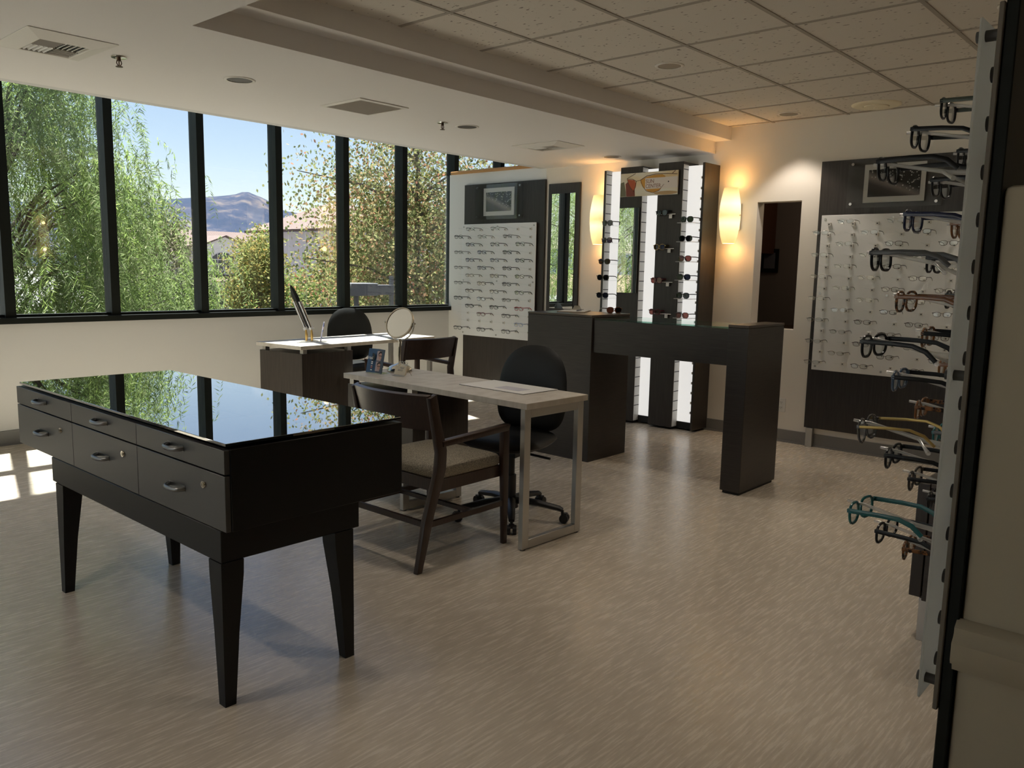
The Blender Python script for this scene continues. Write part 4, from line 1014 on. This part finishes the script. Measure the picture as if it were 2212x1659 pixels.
for s_ in (-1, 1): MB().hexa([(0, -.35, dz + 4.9), (s_*3.6, -.35, dz + 3.52), (s_*3.6, 5.5, dz + 3.52), (0, 5.5, dz + 4.9)], [(0, -.35, dz + 5.08), (s_*3.6, -.35, dz + 3.7), (s_*3.6, 5.5, dz + 3.7), (0, 5.5, dz + 5.08)]).build('roof', m_roof, t)
for a_, b_ in ((-1.75, -.42), (-.18, 1.15)):
    k = MB(); pts = [(a_, dz + .75), (b_, dz + .75), (b_, dz + 1.95), (a_, dz + 1.95)]
    k.prism(pts, -.06, -.02, Matrix(((1, 0, 0), (0, 0, 1), (0, 1, 0))))
    arch = [(a_, dz + 2.1), (b_, dz + 2.1)]
    for q in range(9):
        x_ = b_ + (a_ - b_)*q/8; arch.append((x_, dz + 2.12 + max(0, .78*(1 - ((x_ + .3)/1.75)**2))))
    k.prism(arch, -.06, -.02, Matrix(((1, 0, 0), (0, 0, 1), (0, 1, 0))))
    w_ = k.build('window', m_win, t)
    k = MB(); k.box((a_ + b_)/2 - .03, (a_ + b_)/2 + .03, -.09, -.06, dz + .75, dz + 2.8); k.box(a_, b_, -.09, -.06, dz + 1.3, dz + 1.36); k.build('glazing_bar', m_trim, w_)
MB().hexa([(-4.4, -3.1, dz - .75), (6, -3.1, dz - .75), (6, 0, dz - .02), (-4.4, 0, dz - .02)], [(-4.4, -3.1, dz - .6), (6, -3.1, dz - .6), (6, 0, dz + .13), (-4.4, 0, dz + .13)]).build('porch_roof', m_roof, t)
MB().box(-4.2, 5.8, -2.8, 0, 0, dz - .76).build('porch_wall', m_stucco, t)
MB().box(-4.2, -.6, -.7, 0, dz + .14, dz + .55).build('parapet', pm('grey_parapet', (.11, .11, .125), .8), t)
for x_ in (-2.9, -.2, 2.4, -8, -10.5): MB().box(x_, x_ + 1.2, -2.86 if x_ > -5 else 3.55, -2.81 if x_ > -5 else 3.59, .7, 2.3).build('window', m_win, t)
t = thing('tile_roof_house', 'lilac walled building with pink tile roof behind the large autumn tree', 'building', (50, 58, GZ))
MB().box(-8, 14, 0, 12, 0, dz + 4.4).build('wall', m_stucco2, t)
MB().hexa([(-8.8, -.8, dz + 4.35), (14.8, -.8, dz + 4.35), (10, 6, dz + 6.9), (-4, 6, dz + 6.9)], [(-8.8, -.8, dz + 4.6), (14.8, -.8, dz + 4.6), (10, 6, dz + 7.1), (-4, 6, dz + 7.1)]).build('roof', m_roof, t)
MB().hexa([(-8.8, -.8, dz + 4.36), (-4, 6, dz + 6.9), (-4, 7, dz + 6.9), (-8.8, 12.8, dz + 4.36)], [(-8.8, -.8, dz + 4.6), (-4, 6, dz + 7.1), (-4, 7, dz + 7.1), (-8.8, 12.8, dz + 4.6)]).build('roof', m_roof, t)
for x_ in (-5, -1, 3, 7): MB().box(x_, x_ + 1.6, -.05, -.01, dz + .6, dz + 2.6).build('window', m_win, t)
# trees
def leaf_obj(name, quads, mat, parent):
    vs_, fs_ = [], []
    for q in quads:
        n_ = len(vs_); vs_.extend(q); fs_.append((n_, n_+1, n_+2, n_+3))
    me = bpy.data.meshes.new(name); me.from_pydata([tuple(v) for v in vs_], [], fs_); me.materials.append(mat)
    o = bpy.data.objects.new(name, me); COL.objects.link(o); o.parent = parent; return o
rnd = random.random
def gauss3(s_): return V((random.gauss(0, s_), random.gauss(0, s_), random.gauss(0, s_)))
def leaf_quad(p, d, n_, l, w_):
    sd_ = d.cross(n_); sd_.normalize()
    return [p, p + d*l*.45 + sd_*w_, p + d*l, p + d*l*.45 - sd_*w_]
def rdir():
    v = gauss3(1); v.normalize(); return v
def round_tree(label, c, rad, nclus, per, l, w_, mat, bark, group=None, name='tree', spread=.3, hollow=.55, trunk_r=.14):
    t = thing(name, label, 'tree', (c[0], c[1], GZ), 0, group)
    cz_ = c[2] - GZ; qs = []; tips = []
    for i in range(nclus):
        d = rdir(); rr_ = hollow + (1 - hollow)*rnd()
        p = V((d.x*rad[0]*rr_, d.y*rad[1]*rr_, cz_ + d.z*rad[2]*rr_))
        tips.append(p)
        for j in range(per):
            q = p + gauss3(spread); qs.append(leaf_quad(q, (rdir() + V((0, 0, -.5))).normalized(), rdir(), l*(.7 + .6*rnd()), w_*(.7 + .6*rnd())))
    leaf_obj('foliage', qs, mat, t)
    k = MB(); k.tube([(0, 0, 0), (.05, 0, cz_*.5), (0, .05, cz_), (0, 0, cz_ + rad[2]*.7)], [trunk_r, trunk_r*.75, trunk_r*.45, .02], 8)
    random.shuffle(tips)
    for p in tips[:min(26, len(tips))]:
        b0 = V((0, 0, max(cz_ - rad[2]*.8, min(p.z - .6, cz_ + rad[2]*.4))))
        k.tube([b0, (b0 + p)/2 + V((0, 0, .15)), p], [trunk_r*.3, trunk_r*.17, .008], 5)
    k.build('trunk', bark, t, smooth=60)
    return t
m_bark = pm('bark', (.055, .042, .034), .9); m_bark2 = pm('pale_bark', (.10, .085, .072), .9)
GR = 1.0
m_pep = leaf_mat('pepper_leaf', [(0, (.055, .085, .030)), (.5, (.095, .130, .050)), (.85, (.14, .17, .08)), (1, (.19, .20, .12))], .4)
m_pep2 = leaf_mat('pepper_leaf_bright', [(0, (.10, .15, .038)), (1, (.17, .21, .07))], .45)
m_gum = leaf_mat('autumn_leaf', [(0, (.055, .07, .025)), (.4, (.10, .11, .045)), (.7, (.15, .14, .065)), (.9, (.19, .125, .07)), (1, (.20, .085, .055))], .35)
m_mid = leaf_mat('olive_leaf', [(0, (.065, .080, .028)), (.6, (.13, .135, .05)), (1, (.20, .14, .04))], .3)
m_mid2 = leaf_mat('green_leaf', [(0, (.05, .085, .022)), (.6, (.095, .13, .035)), (.85, (.15, .14, .05)), (1, (.2, .09, .05))], .3)
m_gry = leaf_mat('grey_green_leaf', [(0, (.06, .07, .035)), (1, (.13, .125, .07))], .3)
m_drk = leaf_mat('dark_leaf', [(0, (.02, .026, .018)), (1, (.055, .062, .042))], .2)
def pepper_tree(label, c, rad, nstr, seed, bright=0):
    random.seed(seed)
    t = thing('pepper_tree', label, 'tree', (c[0], c[1], GZ), 0, 'weeping pepper trees')
    cz_ = c[2] - GZ; qs = []; qb = []; tips = []
    clumps = []
    for i in range(120):
        d = rdir(); rr_ = .55 + .45*rnd()
        clumps.append(V((d.x*rad[0]*rr_, d.y*rad[1]*rr_, cz_ + d.z*rad[2]*rr_ + .25)))
    for i in range(nstr):
        p = random.choice(clumps) + gauss3(.34); tips.append(p)
        L_ = .45 + .85*rnd(); n_ = int(L_/.036); out = V((p.x, p.y, 0)); out = out.normalized() if out.length > .1 else V((1, 0, 0))
        sw = rnd()*.3; tgt = qb if rnd() < bright else qs; tw_ = rdir()
        for j in range(n_):
            u = j/n_; q = p + out*(sw*math.sin(u*1.6)) + V((math.sin(j*.5 + i)*.015, math.cos(j*.6 + i)*.015, -L_*u + .16*math.sin(u*3)))
            if q.z < .1: break
            for s_ in (-1, 1):
                dd = (tw_*s_*.9 + V((0, 0, -.75)) + gauss3(.25)).normalized()
                tgt.append(leaf_quad(q, dd, rdir(), .075 + .04*rnd(), .0068))
    leaf_obj('foliage', qs, m_pep, t)
    if qb: leaf_obj('bright_foliage', qb, m_pep2, t)
    k = MB(); k.tube([(0, 0, 0), (.1, 0, 1.6), (-.05, .1, cz_ - rad[2]*.55), (.1, 0, cz_)], [.17, .14, .10, .05], 10)
    for p in clumps:
        b0 = V((0, 0, min(max(p.z - 1.4, cz_ - rad[2]*.6), cz_ + rad[2]*.3)))
        k.tube([b0, b0.lerp(p, .5) + V((0, 0, .3)), p], [.03, .018, .006], 6)
    k.build('trunk', m_bark, t, smooth=60)
pepper_tree('weeping green pepper tree filling the windows at the left', (3.7, 12.9, .9), (2.6, 2.0, 4.2), 6600, 21, .25)
pepper_tree('second weeping pepper tree, seen mainly in the wall mirrors', (-4.2, 12.2, .9), (3.4, 2.2, 4.2), 3000, 22, .5)
random.seed(31)
round_tree('large autumn tree with olive and rust leaves outside the right-hand windows', (11.9, 13.4, 1.6), (3.1, 2.2, 4.7), 620, 80, .078, .024, m_gum, m_bark2, spread=.30, hollow=.25)
random.seed(32)
round_tree('olive-gold bushy tree in front of the gabled building', (27.1, 45, -.5), (2.15, 2.0, 3.7), 200, 85, .17, .06, m_mid, m_bark, 'trees along the car park', spread=.42)
round_tree('slim green tree just right of the olive-gold tree', (28.0, 46.5, -.4), (.9, 1.0, 4.3), 60, 80, .20, .07, m_mid2, m_bark, 'trees along the car park', spread=.35)
round_tree('loose green tree with rusty tips left of the large autumn tree', (28.6, 40, -1.3), (2.3, 2.0, 3.5), 150, 70, .18, .065, m_mid2, m_bark2, 'trees along the car park', spread=.4)
round_tree('sparse grey-green tree between the pepper tree and the building', (16.4, 35, .4), (1.5, 1.4, 3.7), 110, 70, .16, .05, m_gry, m_bark2, 'trees along the car park', spread=.34)
round_tree('dark round evergreen beside the pepper tree', (15.3, 30, -1.2), (.95, .95, 2.5), 90, 80, .13, .05, m_drk, m_bark, 'trees along the car park', spread=.28)
round_tree('low green shrub under the olive-gold tree', (25.0, 42, -2.9), (1.4, 1.2, 1.7), 60, 80, .16, .06, m_mid2, m_bark, 'shrubs along the car park', name='shrub', spread=.35)
round_tree('low dark shrub beneath the loose green tree', (27.4, 38, -2.6), (1.8, 1.2, 1.9), 60, 80, .16, .06, m_drk, m_bark, 'shrubs along the car park', name='shrub', spread=.35)
round_tree('yellow-green shrub beneath the large autumn tree', (13.9, 16, -1.6), (3.2, 1.2, 2.3), 110, 70, .11, .035, m_mid2, m_bark, 'shrubs along the car park', name='shrub', spread=.3)
round_tree('leafy treetop standing over the tile roof at the far right', (20.5, 24, .8), (3.4, 2.4, 4.2), 170, 70, .14, .05, m_mid, m_bark2, 'trees along the car park', spread=.45)
# grey box on a post and a parked car
t = thing('pole_box', 'grey steel box and beam on a post among the leaves outside', 'equipment box', (8.15, 10.3, GZ))
MB().box(-.50, .03, -.16, .16, dz + .965, dz + 1.16).build('box', pm('grey_steel_paint', (.11, .11, .12), .7), t, bevel=(.01, 1))
MB().box(.03, .40, -.1, .1, dz + .975, dz + 1.13).build('beam', MATS['grey_steel_paint'], t)
MB().box(.40, .45, -.03, .03, 0, dz + 1.27).build('post', MATS['grey_steel_paint'], t); MB().box(-.3, -.25, -.03, .03, 0, dz + .964).build('post', MATS['grey_steel_paint'], t)
t = thing('car', 'pale car roof just showing above the window sill in the car park', 'car', (50.7, 85, GZ))
m_car = pm('pale_car_paint', (.24, .24, .25), .25, .3); m_cg = pm('car_glass', (.02, .03, .04), .08)
MB().prism([(-2.2, .35), (2.2, .35), (2.25, .75), (1.5, .92), (-1.6, .95), (-2.25, .8)], -.85, .85, Matrix(((1, 0, 0), (0, 0, 1), (0, 1, 0)))).build('body', m_car, t, bevel=(.04, 2))
MB().hexa([(-1.6, -.78, .951), (1.2, -.78, .951), (1.2, .78, .951), (-1.6, .78, .951)], [(-1.0, -.62, 1.46), (.55, -.62, 1.46), (.55, .62, 1.46), (-1.0, .62, 1.46)]).build('cabin', m_car, t, bevel=(.05, 2))
MB().hexa([(-1.35, -.80, 1.0), (1.0, -.80, 1.0), (1.0, -.76, 1.0), (-1.35, -.76, 1.0)], [(-.95, -.67, 1.36), (.5, -.67, 1.36), (.5, -.63, 1.36), (-.95, -.63, 1.36)]).build('side_window', m_cg, t)
for x_ in (-1.35, 1.35):
    for y_ in (-.9, .7): MB().cyl((x_, y_, .33), (x_, y_ + .2, .33), .33, .33, 20).build('wheel', m_plastic, t)

# ------------------------------------------------------------------ daylight, sky, camera
W_ = bpy.data.worlds.new('sky'); S.world = W_; W_.use_nodes = True
N, L = W_.node_tree.nodes, W_.node_tree.links
sky = N.new('ShaderNodeTexSky'); sky.sky_type = 'NISHITA'; sky.sun_disc = False; sky.sun_elevation = R(73); sky.sun_rotation = R(17); sky.altitude = 300; sky.air_density = 1.0; sky.dust_density = .25; sky.ozone_density = 2.0
hs = N.new('ShaderNodeMix'); hs.data_type = 'RGBA'; hs.blend_type = 'MULTIPLY'; hs.inputs[0].default_value = 1; hs.inputs[7].default_value = (1.24, 1.06, 1.0, 1)
L.new(sky.outputs[0], hs.inputs[6]); L.new(hs.outputs[2], N['Background'].inputs['Color'])
N['Background'].inputs['Strength'].default_value = .040
sl = bpy.data.lights.new('sun', 'SUN'); sl.energy = 6.8; sl.angle = R(.6); sl.color = (1, .98, .95)
so = bpy.data.objects.new('sun', sl); COL.objects.link(so)
so.rotation_euler = V((-.28, -1, -3.6)).to_track_quat('-Z', 'Y').to_euler()

cam = bpy.data.cameras.new('camera'); co = bpy.data.objects.new('camera', cam); COL.objects.link(co); S.camera = co
fpx, pit, rol, yaw = 1765.67, R(7.91641), R(1.126935), R(41.749088)
cy, sy = math.cos(yaw), math.sin(yaw)
fwd = V((cy*math.cos(pit), sy*math.cos(pit), -math.sin(pit))); rt = V((sy, -cy, 0)); up = rt.cross(fwd)
r2 = math.cos(rol)*rt + math.sin(rol)*up; u2 = -math.sin(rol)*rt + math.cos(rol)*up
M = Matrix((r2, u2, -fwd)).transposed().to_4x4(); M.translation = V((0, 0, 1.40)); co.matrix_world = M
cam.sensor_fit = 'HORIZONTAL'; cam.sensor_width = 36; cam.lens = fpx/2212*36; cam.clip_start = .05; cam.clip_end = 8000
S.view_settings.view_transform = 'Standard'; S.view_settings.look = 'None'; S.view_settings.gamma = 1; S.view_settings.use_curve_mapping = False
S.view_settings.exposure = 2.32
S.cycles.max_bounces = 14; S.cycles.diffuse_bounces = 7; S.cycles.glossy_bounces = 6; S.cycles.transmission_bounces = 8; S.cycles.transparent_max_bounces = 40
S.cycles.use_denoising = True; S.cycles.sample_clamp_indirect = 8
S.cycles.caustics_reflective = False; S.cycles.caustics_refractive = False
